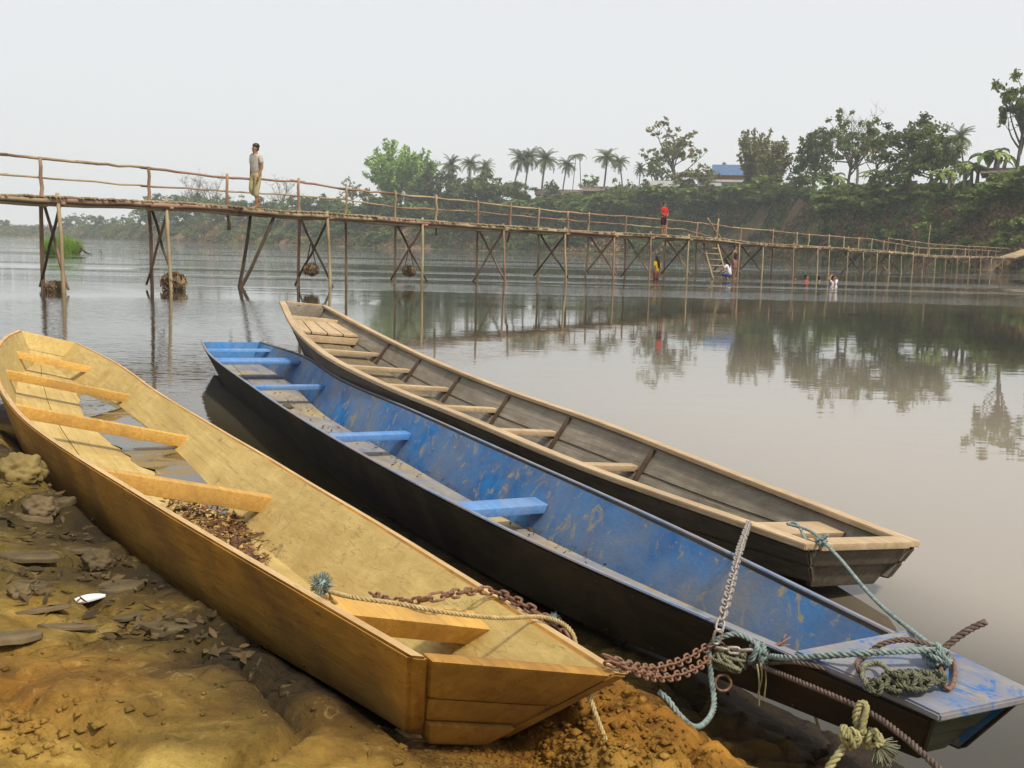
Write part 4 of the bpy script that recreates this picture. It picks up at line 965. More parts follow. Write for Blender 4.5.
def build_bridge():
    o = empty('footbridge', bP(299, 0)); inv = Vector(o.location)
    tag(o, 'long rickety bamboo footbridge on thin crossed poles over the river', 'bridge')
    def P_(v): return Vector(v) - inv
    WD = 1.15
    def pole(name, pts, r0, r1, mat, n=6, wob=.02):
        q = []
        for i in range(len(pts) - 1):
            K = 4
            for k in range(K): q.append(Vector(pts[i]).lerp(Vector(pts[i + 1]), k / K) + (Vector((rnd.uniform(-1, 1), rnd.uniform(-1, 1), rnd.uniform(-1, 1))) * wob if (i or k) else Vector((0, 0, 0))))
        q.append(Vector(pts[-1])); mb = MB(); L = len(q) - 1
        mb.tube([P_(p) for p in q], [r0 + (r1 - r0) * i / L for i in range(L + 1)], n); return mb.build(name, [mat], o)
    posts = [(-270, 1, 1), (-160, 1, 1), (-60, 1, 1), (43, 1, 1), (150, 1, 1), (228, 0, 0), (299, 1, 1), (346, 1, 0), (395, 1, 1), (436, 0, 0), (477, 1, 1), (510, 0, 0), (538, 1, 1), (567, 0, 0), (588, 1, 1), (625, 1, 1), (665, 1, 1), (696, 1, 0), (716, 1, 1), (740, 1, 1), (772, 1, 1), (796, 1, 1), (808, 1, 1), (828, 1, 1), (843, 1, 1), (858, 1, 1), (871, 1, 1), (883, 1, 1), (895, 1, 1), (906, 1, 1), (918, 1, 1), (929, 1, 1), (941, 1, 1), (953, 1, 1), (965, 1, 1), (976, 1, 1), (988, 1, 1)]
    for (px, full, near) in posts:
        z = deckz(px); b = bP(px); zr = zat(px, lerp_tab(RAILY, px), bD(px)); mat = rnd.choice((BAM, BAM2)) if px > 250 else BAM2
        ln = BX * rnd.uniform(-.10, .10)
        foot = b + ln + BN * rnd.uniform(-.08, .08); foot.z = -1.2 if full else z - rnd.uniform(.35, .6)
        r_ = .05 if px < 300 else .045
        pole('post', [foot, b + Vector((0, 0, z)), b + Vector((0, 0, zr + rnd.uniform(.02, .10)))], r_, r_ * .75, mat)
        if px == 228:                                  # the pair of splayed poles under the walking man
            pole('post', [G(222, bD(228) - .4, -1), bP(249, z) + BN * WD], .055, .045, BAMD); pole('post', [G(232, bD(228), -1), bP(237, z) + BN * .6], .055, .045, BAMD)
        if near:
            nb = b + BN * WD + BX * (rnd.uniform(-.08, .08) - lerp_tab([(0, .32), (150, .25), (260, 0)], px)); nf = nb + BX * rnd.uniform(-.12, .12) + BN * rnd.uniform(0, .15); nf.z = -1.2
            pole('post', [nf, nb + Vector((0, 0, z + rnd.uniform(.02, .14)))], r_, r_ * .8, rnd.choice((BAM, BAM, BAM2)))
            if px < 745 or rnd.random() < .35:
                lo = rnd.uniform(-.05, .25); pole('brace', [b + BX * .04 + Vector((0, 0, z - .1)), nb + BN * .12 + BX * .1 + Vector((0, 0, lo))], .036, .03, rnd.choice((BAMD, BAM2)))
                pole('brace', [nb + BX * .05 + Vector((0, 0, z - .15)), b - BN * .12 - BX * .05 + Vector((0, 0, lo))], .036, .03, rnd.choice((BAMD, BAM2)))
            pole('crossbeam', [b - BN * .15 + BX * .06 + Vector((0, 0, z - .14)), nb + BN * .15 + BX * .06 + Vector((0, 0, z - .14))], .045, .04, BAM2)
    # stringers, in overlapping lengths
    cuts = [-290, -200, -90, 20, 125, 215, 300, 350, 420, 480, 540, 590, 640, 690, 740, 790, 830, 865, 900, 930, 960, 985, 1004]
    for (off, dz, r) in ((WD + .02, -.07, .062), (WD - .08, -.155, .05), (WD * .5, -.10, .055), (0.02, -.08, .058)):
        for a, b in zip(cuts, cuts[1:]):
            mid_ = (a + b) / 2; pts = [bP(x, deckz(x) + dz) + BN * (off + rnd.uniform(-.03, .03)) for x in (a - 3, mid_, b + 3)]
            for q in pts: q.z += rnd.uniform(-.02, .02)
            pole('stringer', pts, r, r * .8, rnd.choice((BAM, BAM, BAM2)), 7, .01)
    # handrails
    for tab, r, nm in ((RAILY, .034, 'handrail'), (MIDY, .024, 'middle_rail')):
        xs = [t[0] for t in tab]
        for a, b in zip(xs, xs[1:]):
            pts = [bP(x, zat(x, lerp_tab(tab, x), bD(x))) - BN * .05 for x in (a, (a + b) / 2, b)]
            e = (pts[2] - pts[0]).normalized() * .25; pts[0] -= e; pts[2] += e
            pole(nm, pts, r, r * .8, rnd.choice((BAM, BAM2)), 6, .018)
    xs = [868, 882, 896, 910, 924, 938, 952, 966, 980, 994]           # second rail on the near side at the far end
    for a, b in zip(xs, xs[1:]):
        pole('handrail', [bP(a, deckz(a) + .78) + BN * WD, bP(b, deckz(b) + .76) + BN * WD], .03, .025, BAM, 5)
        pole('post', [bP(a, deckz(a) - .2) + BN * (WD + .03), bP(a, deckz(a) + .85) + BN * (WD + .03)], .03, .025, BAM2, 5)
    pole('post', [bP(926, -1), bP(928, deckz(928) + 2.2)], .04, .03, BAM2)
    pole('brace', [bP(722, deckz(722)), bP(706, deckz(706) + .95)], .035, .03, BAM); pole('post', [bP(716, deckz(716)), bP(717, deckz(716) + 1.0)], .045, .035, BAM)
    # split bamboo deck: crosswise slats joined (thousands, edge-on), with ragged ends
    mb = MB(); L = (bP(1010) - bP(-290)).length; s = 0.0; base = bP(-290); zt = [(k, (bP(k) - base).length) for k in range(-290, 1011, 10)]
    def px_of(d): return lerp_tab([(q, k) for k, q in zt], d)
    while s < L:
        x = px_of(s); z = deckz(x) + rnd.uniform(-.012, .012); wv = .055 if x < 420 else .16
        c = base + BX * s; a = -rnd.uniform(.02, .14); e = WD + rnd.uniform(.02, .14); q = []
        for zz in (-.018, .012):
            for (u_, v_) in ((a, -wv / 2), (e, -wv / 2), (e, wv / 2), (a, wv / 2)): q.append(P_(Vector((c.x, c.y, z + zz + (.01 if v_ > 0 else 0))) + BN * u_ + BX * v_))
        mb.hexa(q); s += wv + rnd.choice((.004, .012, .02))
    tag(mb.build('deck_slat', [BAM], o, False), None, None, None, 'stuff')
    return o
bridge = build_bridge()
# landing ramp on the far side
mb = MB(); a = bP(998, deckz(998)); e = G(1040, far_d(1040) + 5, far_z(1040, 5) + .1)
mb.hexa([a - Vector((0, 0, .1)), a + BN * 1.3 - Vector((0, 0, .1)), e + BN * 1.3 - Vector((0, 0, .1)), e - Vector((0, 0, .1)), a, a + BN * 1.3, e + BN * 1.3, e])
tag(mb.build('landing_ramp', [BAM], None, False), 'short sloping plank landing where the footbridge meets the right bank', 'ramp')
for i, px in enumerate(()): pass

# ladder down to the water
def ladder():
    D0 = bD(700); t0 = G(708, D0 - 1.0, deckz(707)); b0 = G(724.5, D0 - 2.2, -.35)
    o = empty('ladder', t0); tag(o, 'wide bamboo ladder leading from the footbridge down into the water', 'ladder')
    sid = BX * .26 + BN * .2
    for s_ in (-1, 1):
        mb = MB(); mb.tube([sid * s_ + Vector((0, 0, .1)), (b0 - t0) * .5 + sid * s_ * 1.02, (b0 - t0) + sid * s_], .045, 6); mb.build('side_rail', [BAM], o)
    for k in range(8):
        p = (b0 - t0) * ((k + .6) / 8.3); mb = MB(); mb.tube([p - sid * 1.15, p + sid * 1.15], .035, 6); mb.build('rung', [BAM], o)
ladder()

# drift tangles and hanging stone baskets on the poles
STRAWM = plain('dead_reed_straw', (.12, .08, .045), (.28, .2, .12), 6, .95, .1)
def tangle(name, label, cat, c, r, n, mat, zs=.7, hang=None, group=None):
    o = empty(name, c); tag(o, label, cat, group); mb = MB()
    for i in range(n):
        d = Vector((rnd.gauss(0, 1), rnd.gauss(0, 1), rnd.gauss(0, 1))).normalized(); q = d * r * rnd.uniform(.3, 1); q.z *= zs
        t_ = d.orthogonal().normalized(); t_.rotate(Matrix.Rotation(rnd.uniform(0, 6.28), 3, d)); l = r * rnd.uniform(.6, 1.7); q2 = q + t_ * l * .5 - d * l * .15; q1 = q - t_ * l * .5 - d * l * .1
        mb.tube([q1, q + d * .02, q2], [.006 + r * .02] * 3, 3, cap=False)
    mb.build('twigs', [mat], o, False)
    mb = MB(); mb.ball((0, 0, 0), r * .5, 10, 0, (1, 1, zs), .15); mb.build('core', [BAMD], o)
    if hang:
        for a in (-1, 1):
            mb = MB(); mb.tube([Vector((a * r * .7, 0, 0)), Vector((a * r * .5, 0, r)), Vector((0, 0, hang))], .018, 4); mb.build('hanger', [BAMD], o)
    return o
tangle('driftwood_tangle', 'small tangle of straw caught at the foot of the leftmost poles', 'drift', G(53, bD(50) - .7, .08), .22, 140, STRAWM)
tangle('driftwood_tangle', 'large straw tangle caught at the foot of the second pair of poles', 'drift', G(173, bD(160) - .9, .16), .30, 260, STRAWM, .85)
for px, yy, dd, lab in ((311, 269.5, 1.0, 'left basket of stones hanging from crossed poles under the bridge'), (409.5, 271, 1.0, 'right basket of stones hanging from crossed poles under the bridge')):
    D = bD(px) - .55; tangle('hanging_basket', lab, 'basket', G(px, D, zat(px, yy, D)), .22, 200, STRAWM, .75, .75, 'stone baskets hung under the bridge')

# people -----------------------------------------------------------------
SKIN = plain('brown_skin', (.22, .11, .06), (.30, .16, .09), 12, .6, .3, .05)
HAIR = plain('black_hair', (.010, .008, .007), (.022, .018, .015), 30, .5, .4, .3)
def cloth(n, c): return plain(n, tuple(x * .75 for x in c), c, 14, .9, .1, .3, .01)
def skin_mesh(name, nodes_, edges, mat, parent, sub=1):
    """connected joints with a radius each -> one continuous surface"""
    me = bpy.data.meshes.new(name); keys = list(nodes_); ix = {k: i for i, k in enumerate(keys)}
    me.from_pydata([tuple(nodes_[k][0]) for k in keys], [(ix[a], ix[b]) for a, b in edges], []); me.update()
    ob = bpy.data.objects.new(name, me); C.objects.link(ob)
    md = ob.modifiers.new('skin', 'SKIN'); md.use_smooth_shade = True
    for i, k in enumerate(keys):
        r = nodes_[k][1]; r = (r, r) if not isinstance(r, tuple) else r
        me.skin_vertices[0].data[i].radius = r; me.skin_vertices[0].data[i].use_root = (i == 0)
    sb = ob.modifiers.new('sub', 'SUBSURF'); sb.levels = sub; sb.render_levels = sub
    dg = bpy.context.evaluated_depsgraph_get(); me2 = bpy.data.meshes.new_from_object(ob.evaluated_get(dg)); bpy.data.objects.remove(ob)
    me2.name = name; me2.materials.clear(); me2.polygons.foreach_set('use_smooth', [True] * len(me2.polygons)); return link(name, me2, parent, [mat])
def person(label, loc, face, s, J, top, bottom, hair='short', group=None, fingers=True, topcut=None, legs=True, skirt=False, sleeve=True):
    """J: joint overrides in a 1.7 m figure, x right, y forward, z up"""
    j = dict(pelvis=(0, 0, .92), waist=(0, 0, 1.06), chest=(0, .01, 1.27), neck=(0, .01, 1.42), skull=(0, .025, 1.56), crown=(0, .01, 1.64),
             shR=(.17, 0, 1.38), elR=(.23, -.03, 1.10), wrR=(.24, .05, .85), shL=(-.17, 0, 1.38), elL=(-.23, -.03, 1.10), wrL=(-.24, .05, .85),
             hipR=(.09, 0, .88), knR=(.10, .03, .48), anR=(.10, 0, .08), toR=(.11, .17, .025), hipL=(-.09, 0, .88), knL=(-.10, .03, .48), anL=(-.10, 0, .08), toL=(-.11, .17, .025))
    j.update(J); j = {k: Vector(v) for k, v in j.items()}
    o = empty('person', loc, math.atan2(face.y, face.x) - math.pi / 2); o.scale = (s, s, s); tag(o, label, 'person', group)
    N = dict(pelvis=(j['pelvis'], (.13, .10)), waist=(j['waist'], (.12, .09)), chest=(j['chest'], (.15, .105)), neck=(j['neck'], .055), jaw=(j['neck'].lerp(j['skull'], .6) + Vector((0, .02, 0)), .062), skull=(j['skull'], (.078, .088)), crown=(j['crown'], (.066, .074)))
    E = [('pelvis', 'waist'), ('waist', 'chest'), ('chest', 'neck'), ('neck', 'jaw'), ('jaw', 'skull'), ('skull', 'crown')]
    for S in 'RL':
        sg = 1 if S == 'R' else -1; N['sh' + S] = (j['sh' + S], .055); N['el' + S] = (j['el' + S], .040); N['wr' + S] = (j['wr' + S], .027); E += [('chest', 'sh' + S), ('sh' + S, 'el' + S), ('el' + S, 'wr' + S)]
        d = (j['wr' + S] - j['el' + S]).normalized(); pm = j['wr' + S] + d * .07; N['pm' + S] = (pm, (.038, .020)); E.append(('wr' + S, 'pm' + S))
        if fingers:
            ac = Vector((0, 1, 0)) - d * d.y; ac = ac.normalized() if ac.length > .2 else Vector((1, 0, 0)); inn = Vector((-sg, 0, 0))
            for q, ln in enumerate((.058, .066, .062, .048)):
                r = pm + ac * (.027 - .018 * q) + d * .02; k1, k2 = 'f%s%da' % (S, q), 'f%s%db' % (S, q)
                N[k1] = (r + d * ln * .6 + inn * .008, .009); N[k2] = (r + d * ln + inn * .022, .007); E += [('pm' + S, k1), (k1, k2)]
            t0 = j['wr' + S] + d * .035 + ac * .03; N['t%sa' % S] = (t0 + ac * .02 + d * .02, .010); N['t%sb' % S] = (t0 + ac * .03 + d * .05, .008); E += [('pm' + S, 't%sa' % S), ('t%sa' % S, 't%sb' % S)]
        if legs:
            N['hip' + S] = (j['hip' + S], .085); N['kn' + S] = (j['kn' + S], .055); cf = j['kn' + S].lerp(j['an' + S], .3) + Vector((0, -.015, 0)); N['cf' + S] = (cf, .052); N['an' + S] = (j['an' + S], .036); N['to' + S] = (j['to' + S], (.04, .02))
            E += [('pelvis', 'hip' + S), ('hip' + S, 'kn' + S), ('kn' + S, 'cf' + S), ('cf' + S, 'an' + S), ('an' + S, 'to' + S)]
    skin_mesh('body', N, E, SKIN, o)
    hd = j['skull']; mb = MB()                                     # face
    mb.ball(hd + Vector((0, .088, -.01)), .017, 6, 0, (.8, 1, 1.6)); 
    for sg in (-1, 1): mb.ball(hd + Vector((sg * .078, 0, -.005)), .022, 6, 0, (.4, .8, 1.3))
    mb.build('nose_and_ears', [SKIN], o)
    mb = MB()
    for sg in (-1, 1): mb.ball(hd + Vector((sg * .03, .080, .018)), .010, 6)
    mb.box(hd + Vector((0, .080, -.045)), .04, .01, .008); mb.build('eyes_and_mouth', [plain('eye_dark', (.02, .012, .01), (.05, .02, .02))], o)
    # hair
    mb = MB(); c = j['crown'] - Vector((0, .018, .005)); mb.ball(c, .098, 12, 0, (.95, 1.02, .82), .04)
    mb.ball(hd + Vector((0, -.045, .01)), .082, 10, 0, (1, .75, 1.0), .04)
    if hair == 'long':
        mb.tube([c + Vector((0, -.05, -.02)), c + Vector((0, -.10, -.15)), c + Vector((.01, -.13, -.34)), c + Vector((.02, -.11, -.55))], [.085, .085, .07, .03], 8)
    mb.build('hair', [HAIR], o)
    # clothes
    if top:
        T_ = dict(a=(j['pelvis'].lerp(j['waist'], topcut if topcut is not None else -.45), (.158, .13)), b=(j['waist'], (.145, .115)), c=(j['chest'], (.175, .128)), d=(j['chest'].lerp(j['neck'], .88), (.082, .075)))
        TE = [('a', 'b'), ('b', 'c'), ('c', 'd')]
        for S in 'RL':
            T_['s' + S] = (j['sh' + S], .072); TE.append(('c', 's' + S))
            if sleeve: T_['e' + S] = (j['sh' + S].lerp(j['el' + S], .8), .066); TE.append(('s' + S, 'e' + S))
        skin_mesh('shirt', T_, TE, top, o)
    if bottom and legs:
        B_ = dict(w=(j['pelvis'].lerp(j['waist'], .75), .125), p=(j['pelvis'] + Vector((0, 0, .0)), .142)); BE = [('w', 'p')]
        for S in 'RL':
            B_['h' + S] = (j['hip' + S], .105); k = .95 if bottom[1] == 'shorts' else 1.0
            B_['k' + S] = (j['hip' + S].lerp(j['kn' + S], k), .082); BE += [('p', 'h' + S), ('h' + S, 'k' + S)]
            if bottom[1] == 'cropped': B_['c' + S] = (j['kn' + S].lerp(j['an' + S], .42), .072); BE.append(('k' + S, 'c' + S))
        skin_mesh('trousers' if bottom[1] == 'cropped' else 'shorts', B_, BE, bottom[0], o)
    return o
face_l = Vector((-.60, -.80, 0))
mp_ = bP(238.5, 0) + BN * .75
person('man in a grey short sleeved shirt and rolled khaki trousers walking barefoot on the bridge', Vector((mp_.x, mp_.y, deckz(256) + .015)), face_l, .955,
       dict(anR=(.10, -.20, .20), toR=(.10, -.12, .06), knR=(.10, .08, .50), anL=(-.10, .08, .075), toL=(-.10, .25, .02), knL=(-.10, .08, .48), wrR=(.25, -.02, .84), wrL=(-.24, .10, .86), elL=(-.23, -.01, 1.10)),
       cloth('grey_shirt_cloth', (.50, .47, .42)), (cloth('khaki_cloth', (.42, .36, .20)), 'cropped'))
p = bP(652, deckz(655)) + BN * .5
person('child in a red football shirt and dark shorts standing on the footbridge', p + Vector((0, 0, .015)), (-BX * .3 + BN).normalized(), .80,
       dict(elR=(.22, .05, 1.12), wrR=(.08, .20, 1.02), elL=(-.22, .05, 1.12), wrL=(-.06, .2, 1.0), knL=(-.05, .05, .48), anL=(-.02, .0, .08), toL=(-.02, .15, .025)), cloth('red_shirt_cloth', (.55, .03, .03)), (cloth('dark_shorts_cloth', (.05, .02, .03)), 'shorts'))
D = bD(725) - 1.9
person('girl in a black vest standing behind another bather at the ladder foot', G(735, D, -.06), (BN + BX * .1).normalized(), .92,
       {}, cloth('black_vest_cloth', (.03, .025, .045)), (cloth('pink_shorts_cloth', (.30, .14, .13)), 'shorts'), sleeve=False)
D = bD(725) - 4.4
person('long haired girl in a white shirt crouching at the foot of the ladder', G(729, D, -.2), (-BN).normalized(), .86,
       dict(pelvis=(0, -.10, .48), waist=(0, -.06, .62), chest=(0, .04, .82), neck=(0, .08, .97), skull=(0, .11, 1.10), crown=(0, .10, 1.18), shR=(.17, .03, .93), elR=(.28, .10, .72), wrR=(.26, .28, .62), shL=(-.17, .03, .93), elL=(-.28, .10, .72), wrL=(-.26, .28, .62),
            hipR=(.10, -.08, .45), knR=(.16, .28, .50), hipL=(-.10, -.08, .45), knL=(-.16, .28, .50)), cloth('white_shirt_cloth', (.70, .68, .74)), (cloth('blue_shorts_cloth', (.06, .12, .35)), 'shorts'), 'long')
D = bD(650) - 1.0
person('long haired bather in a yellow shirt wading under the bridge', G(657.5, D, -.42), (-BN + BX * .2).normalized(), .80,
       {}, cloth('yellow_shirt_cloth', (.62, .42, .03)), (cloth('brown_shorts_cloth', (.2, .08, .06)), 'shorts'), 'long')
def swimmer(label, px, py, face, s, top, J={}, dz=0.0):
    q = PZ(px, py, 0); person(label, Vector((q.x, q.y, -1.385 * s + dz)), face, s, J, top, None, legs=False, fingers=True)
swimmer('swimmer with only a dark wet head above the water', 795, 281, -BX, .85, None, {}, -.06)
swimmer('swimmer in a red shirt with head and shoulders above the water', 806, 282, BN, 1.05, cloth('red_swim_cloth', (.5, .04, .05)))
swimmer('low swimmer with bent arm between the red shirt and the white shirt', 819, 281, BX, .9, None, dict(elR=(.36, .12, 1.40), wrR=(.2, .3, 1.36)), -.04)
swimmer('bather in a white and blue shirt with both arms raised to the head', 833, 284, BN, 1.1, cloth('pale_blue_swim_cloth', (.6, .62, .75)), dict(elR=(.42, .0, 1.50), wrR=(.20, -.02, 1.62), elL=(-.42, 0, 1.50), wrL=(-.20, -.02, 1.62)), .05)

# ------------------------------------------------------------------ haze
mt = bpy.data.materials.new('haze'); mt.use_nodes = True; t = mt.node_tree; t.nodes.clear(); oo = t.nodes.new('ShaderNodeOutputMaterial'); pv = t.nodes.new('ShaderNodeVolumePrincipled')
pv.inputs['Color'].default_value = (.88, .96, 1.0, 1); pv.inputs['Density'].default_value = .0006; pv.inputs['Anisotropy'].default_value = .1; t.links.new(pv.outputs[0], oo.inputs['Volume'])
mb = MB(); mb.box((20, 390, 28.5), 1500, 1040, 64); tag(mb.build('haze', [mt], None, False), 'thin pale haze over the river', None, None, 'stuff')

# ------------------------------------------------------------------ ropes and chains
def rope_mat(n, a, b): return plain(n, a, b, 60, .9, .1, .5, .002)
RM = {'teal': rope_mat('faded_teal_rope', (.10, .14, .14), (.27, .33, .31)), 'tan': rope_mat('tan_rope', (.30, .22, .10), (.48, .38, .20)), 'green': rope_mat('grey_green_rope', (.10, .105, .07), (.24, .24, .16)),
      'dark': rope_mat('dark_green_rope', (.045, .05, .03), (.16, .16, .11)), 'rust': rope_mat('rusty_cable', (.07, .05, .042), (.16, .12, .10)), 'olive': rope_mat('olive_frayed_rope', (.20, .18, .08), (.38, .35, .19))}
def rope(name, pts, r, mat, parent=None, pitch=None, n=5, strands=3, build=True, mb=None):
    r = r * .86; step = r * .9; path = smooth_path(pts, step); pitch = pitch or r * 5.5
    own = mb is None; mb = mb or MB(); ref = None; fr = []
    for i, p in enumerate(path):
        t = (path[min(i + 1, len(path) - 1)] - path[max(i - 1, 0)]).normalized()
        if ref is None: ref = t.orthogonal().normalized()
        a = (ref - t * ref.dot(t)).normalized(); ref = a; fr.append((a, t.cross(a)))
    L = 0
    for k in range(strands):
        q = []; L = 0
        for i, p in enumerate(path):
            if i: L += (p - path[i - 1]).length
            ph = 2 * math.pi * (k / strands + L / pitch); a, c = fr[i]; q.append(p + (a * math.cos(ph) + c * math.sin(ph)) * r * .58)
        mb.tube(q, r * .52, n)
    return mb.build(name, [RM[mat]], parent) if own else None
IRON = {}
def iron(n, a, b, rough=.65):
    mt, t, bb = nodes(n, rough, .5); v = coords(t); g = noise_n(t, 120, 5, v); t.links.new(ramp(t, g, [(.35, a), (.65, b)]), bb.inputs['Base Color']); bb.inputs['Metallic'].default_value = .35; bump(t, bb, g, .4, .001); return mt
GREYIRON = iron('grey_iron', (.20, .17, .15), (.42, .38, .35), .5); RUSTIRON = iron('rusty_iron', (.10, .045, .025), (.30, .17, .11), .8)
def chain(label, pts, pitch, wire, mat, name='chain', group=None):
    path = smooth_path(pts, pitch); o = empty(name, path[0]); tag(o, label, 'chain', group)
    mb = MB(); w_ = pitch * .31; hl = pitch * .5 + wire * .7; a = (hl - w_) / .55; ring = []
    for i in range(20):
        q = 2 * math.pi * i / 20; ring.append(Vector((math.cos(q) * w_ + (a * .55 if math.cos(q) > 0 else -a * .55), math.sin(q) * w_, 0)))
    ring += [ring[0]]
    mb.tube(ring, wire, 6, cap=False); proto = None
    up = Vector((0, 0, 1)); tw = 0
    for i in range(len(path) - 1):
        c = (path[i] + path[i + 1]) / 2; t = (path[i + 1] - path[i]).normalized(); s_ = t.cross(up); s_ = s_.normalized() if s_.length > .1 else Vector((1, 0, 0)); n_ = s_.cross(t)
        ang = math.pi / 2 * (i % 2) + .6 + rnd.uniform(-.25, .25); y = s_ * math.cos(ang) + n_ * math.sin(ang); z = t.cross(y)
        if proto is None: q = mb.build('link', [mat], o); proto = q
        else: q = proto.copy(); C.objects.link(q)
        m = Matrix((t, y, z)).transposed().to_4x4(); m.translation = c - path[0]; q.parent = o; q.matrix_local = m
    return o
def dB(px): return dep(rim(HB, px, -1))
def rim(h, px, side, up=0.0, out=0.0):
    u = min((abs(proj(h.world(h.at(i / 600, side)))[0] - px), i / 600) for i in range(601))[1]
    p = h.at(u, side); p.z += up; p.y += side * out; return h.world(p)
def dep(p): return (Vector(p) - CAM).dot(FW)
d_hub = dep(rim(HB, 716, -1)) - .10; d_yt = dep(HY.world(HY.at(1, 1)))
HUB = W(742, 655, d_hub)
# grey chain from the grey boat down across the blue boat
gr = rim(HG, 748, -1, .03, .0)
chain('pale grey iron chain hanging from the grey boat down across the blue interior', [gr, W(740, 549, dep(rim(HB, 740, 1)) - .07), W(732, 580, dep(rim(HB, 740, 1)) * .5 + d_hub * .5 - .08), W(722, 618, d_hub - .02), W(716, 643, d_hub - .04)], .029, .0031, GREYIRON)
# rusty chains from the yellow bow to the hub
a = W(610, 656, d_yt - .02)
chain('upper rusty chain between the yellow bow tip and the rope knot', [W(604, 655, d_yt), W(622, 663, d_yt + .02), W(650, 669, d_yt * .65 + d_hub * .35), W(682, 661, d_yt * .3 + d_hub * .7), W(714, 645, d_hub), W(735, 652, d_hub - .01)], .027, .0023, RUSTIRON, group='rusty chains at the yellow bow')
chain('lower rusty chain between the yellow bow tip and the rope knot', [W(606, 662, d_yt - .01), W(630, 670, d_yt + .03), W(662, 678, d_yt * .6 + d_hub * .4), W(690, 671, d_yt * .3 + d_hub * .7), W(712, 657, d_hub)], .027, .0023, RUSTIRON, group='rusty chains at the yellow bow')
# rusty chain lying over the yellow boat's bow
q = [HY.hit(372, 594, .06), HY.hit(384, 600, .05), HY.hit(410, 602, .03), HY.hit(440, 596, .0, .0), HY.hit(485, 590, .0, .01), HY.hit(505, 596, 0, .012), rim(HY, 536, 1, .012, -.01), rim(HY, 556, 1, -.01, .02), rim(HY, 575, 1, -.07, .03)]
chain('dark rusty chain lying across the bow of the yellow boat', q, .027, .0031, RUSTIRON)

# tan rope across the yellow bow with its teal frayed end
k0 = HY.hit(324, 590, .03)
rope('rope', [k0, HY.hit(352, 597, .0), HY.hit(400, 604, -.004), HY.hit(450, 613, -.006), HY.hit(500, 618, -.006), rim(HY, 548, 1, .012, -.01), rim(HY, 566, 1, .006, .012), rim(HY, 572, 1, -.06, .03)], .0052, 'tan')
tag(C.objects[-1], 'tan three strand rope stretched across the bow of the yellow boat', 'rope')
rope('rope', [k0, HY.hit(330, 598, .03), HY.hit(338, 606, .05), HY.hit(343, 616, .07)], .0055, 'tan')
tag(C.objects[-1], 'short tan rope end looping down beside the bow seat of the yellow boat', 'rope')
def tuft(c, r, mat, label, n=260, parent=None, dirn=None, name='frayed_rope_end'):
    mb = MB(); c = Vector(c)
    for i in range(n):
        d = Vector((rnd.gauss(0, 1), rnd.gauss(0, 1), rnd.gauss(0, 1))).normalized()
        if dirn is not None: d = (Vector(dirn) * 1.5 + d).normalized()
        e = d * r * rnd.uniform(.6, 1.1); b_ = d.orthogonal() * r * rnd.uniform(-.3, .3)
        mb.tube([c + e * .05, c + e * .55 + b_, c + e + b_ * 1.5], r * .035, 3, cap=False)
    if dirn is None: mb.ball(c, r * .62, 8, 0, (1, 1, .9), .1)
    o = mb.build(name, [RM[mat]], parent); 
    if label: tag(o, label, 'rope end')
    return o
tuft(HY.hit(321, 585, .015), .024, 'teal', 'round teal frayed rope end resting on the left rim of the yellow boat')
tuft(rim(HY, 547, 1, .01, .01), .014, 'teal', 'small frayed teal rope end on the right rim of the yellow boat', 120)
# tan rope hanging below the yellow bow
t0 = W(592, 690, d_yt + .02)
rope('rope', [W(584, 668, d_yt + .03), W(588, 690, d_yt + .03), W(595, 712, d_yt + .01), W(606, 740, d_yt), W(626, 775, d_yt - .03), W(650, 800, d_yt - .06)], .005, 'tan')
tag(C.objects[-1], 'tan rope hanging from under the yellow bow towards the lower edge', 'rope')

# teal rope from the grey bow to the blue deck
db = dep(HB.hit(920, 660, -.03)); dg = dep(rim(HG, 800, -1))
g1_ = HG.hit(792, 523, -.03); g2_ = HG.hit(812, 532, -.035)
kn = HB.hit(938, 651, -.05)
rope('rope', [HG.hit(806, 540, -.02), HG.hit(797, 524, -.03), HG.hit(788, 524, -.03), g2_, g2_.lerp(kn, .3) + Vector((0, 0, .0)), g2_.lerp(kn, .65) - Vector((0, 0, .02)), kn], .0062, 'teal')
tag(C.objects[-1], 'teal rope running from the grey boat bow down to the blue boat deck', 'rope')
mb = MB()
for i in range(3):
    c = g2_.lerp(kn, .13); rope('', [c + Vector((math.cos(a_) * .016, math.sin(a_ * 1) * .012, .012 * math.sin(a_ + i) + i * .006)) for a_ in np.linspace(0, 5.5, 8)], .006, 'teal', mb=mb)
tag(mb.build('rope_hitch', [RM['teal']]), 'small hitch knotted round the teal rope near the grey bow', 'knot')
# thick teal rope from hub to the deck knot
rope('rope', [W(762, 655, d_hub), W(790, 658, dB(790) - .03), W(850, 654, dB(850) + .02), HB.hit(905, 651, -.06), HB.hit(944, 650, -.06)], .0080, 'teal')
tag(C.objects[-1], 'thick pale teal rope pulled tight from the big knot to the blue deck', 'rope')
rope('rope', [W(708, 650, d_hub), W(716, 640, d_hub - .01), W(735, 634, d_hub - .02), W(752, 641, d_hub - .02), W(760, 652, d_hub - .02)], .0072, 'teal')
tag(C.objects[-1], 'teal rope arching over the left side of the big knot', 'rope')
rope('rope', [W(709, 652, d_hub - .02), W(711, 675, d_hub - .03), W(714, 705, d_hub - .08), W(706, 722, d_hub - .16), W(694, 727, d_hub - .23), W(680, 716, d_hub - .26), W(668, 700, d_hub - .25), W(659, 692, d_hub - .24)], .0072, 'teal')
tag(C.objects[-1], 'grey teal rope hanging in a loop below the big knot over the mud', 'rope')
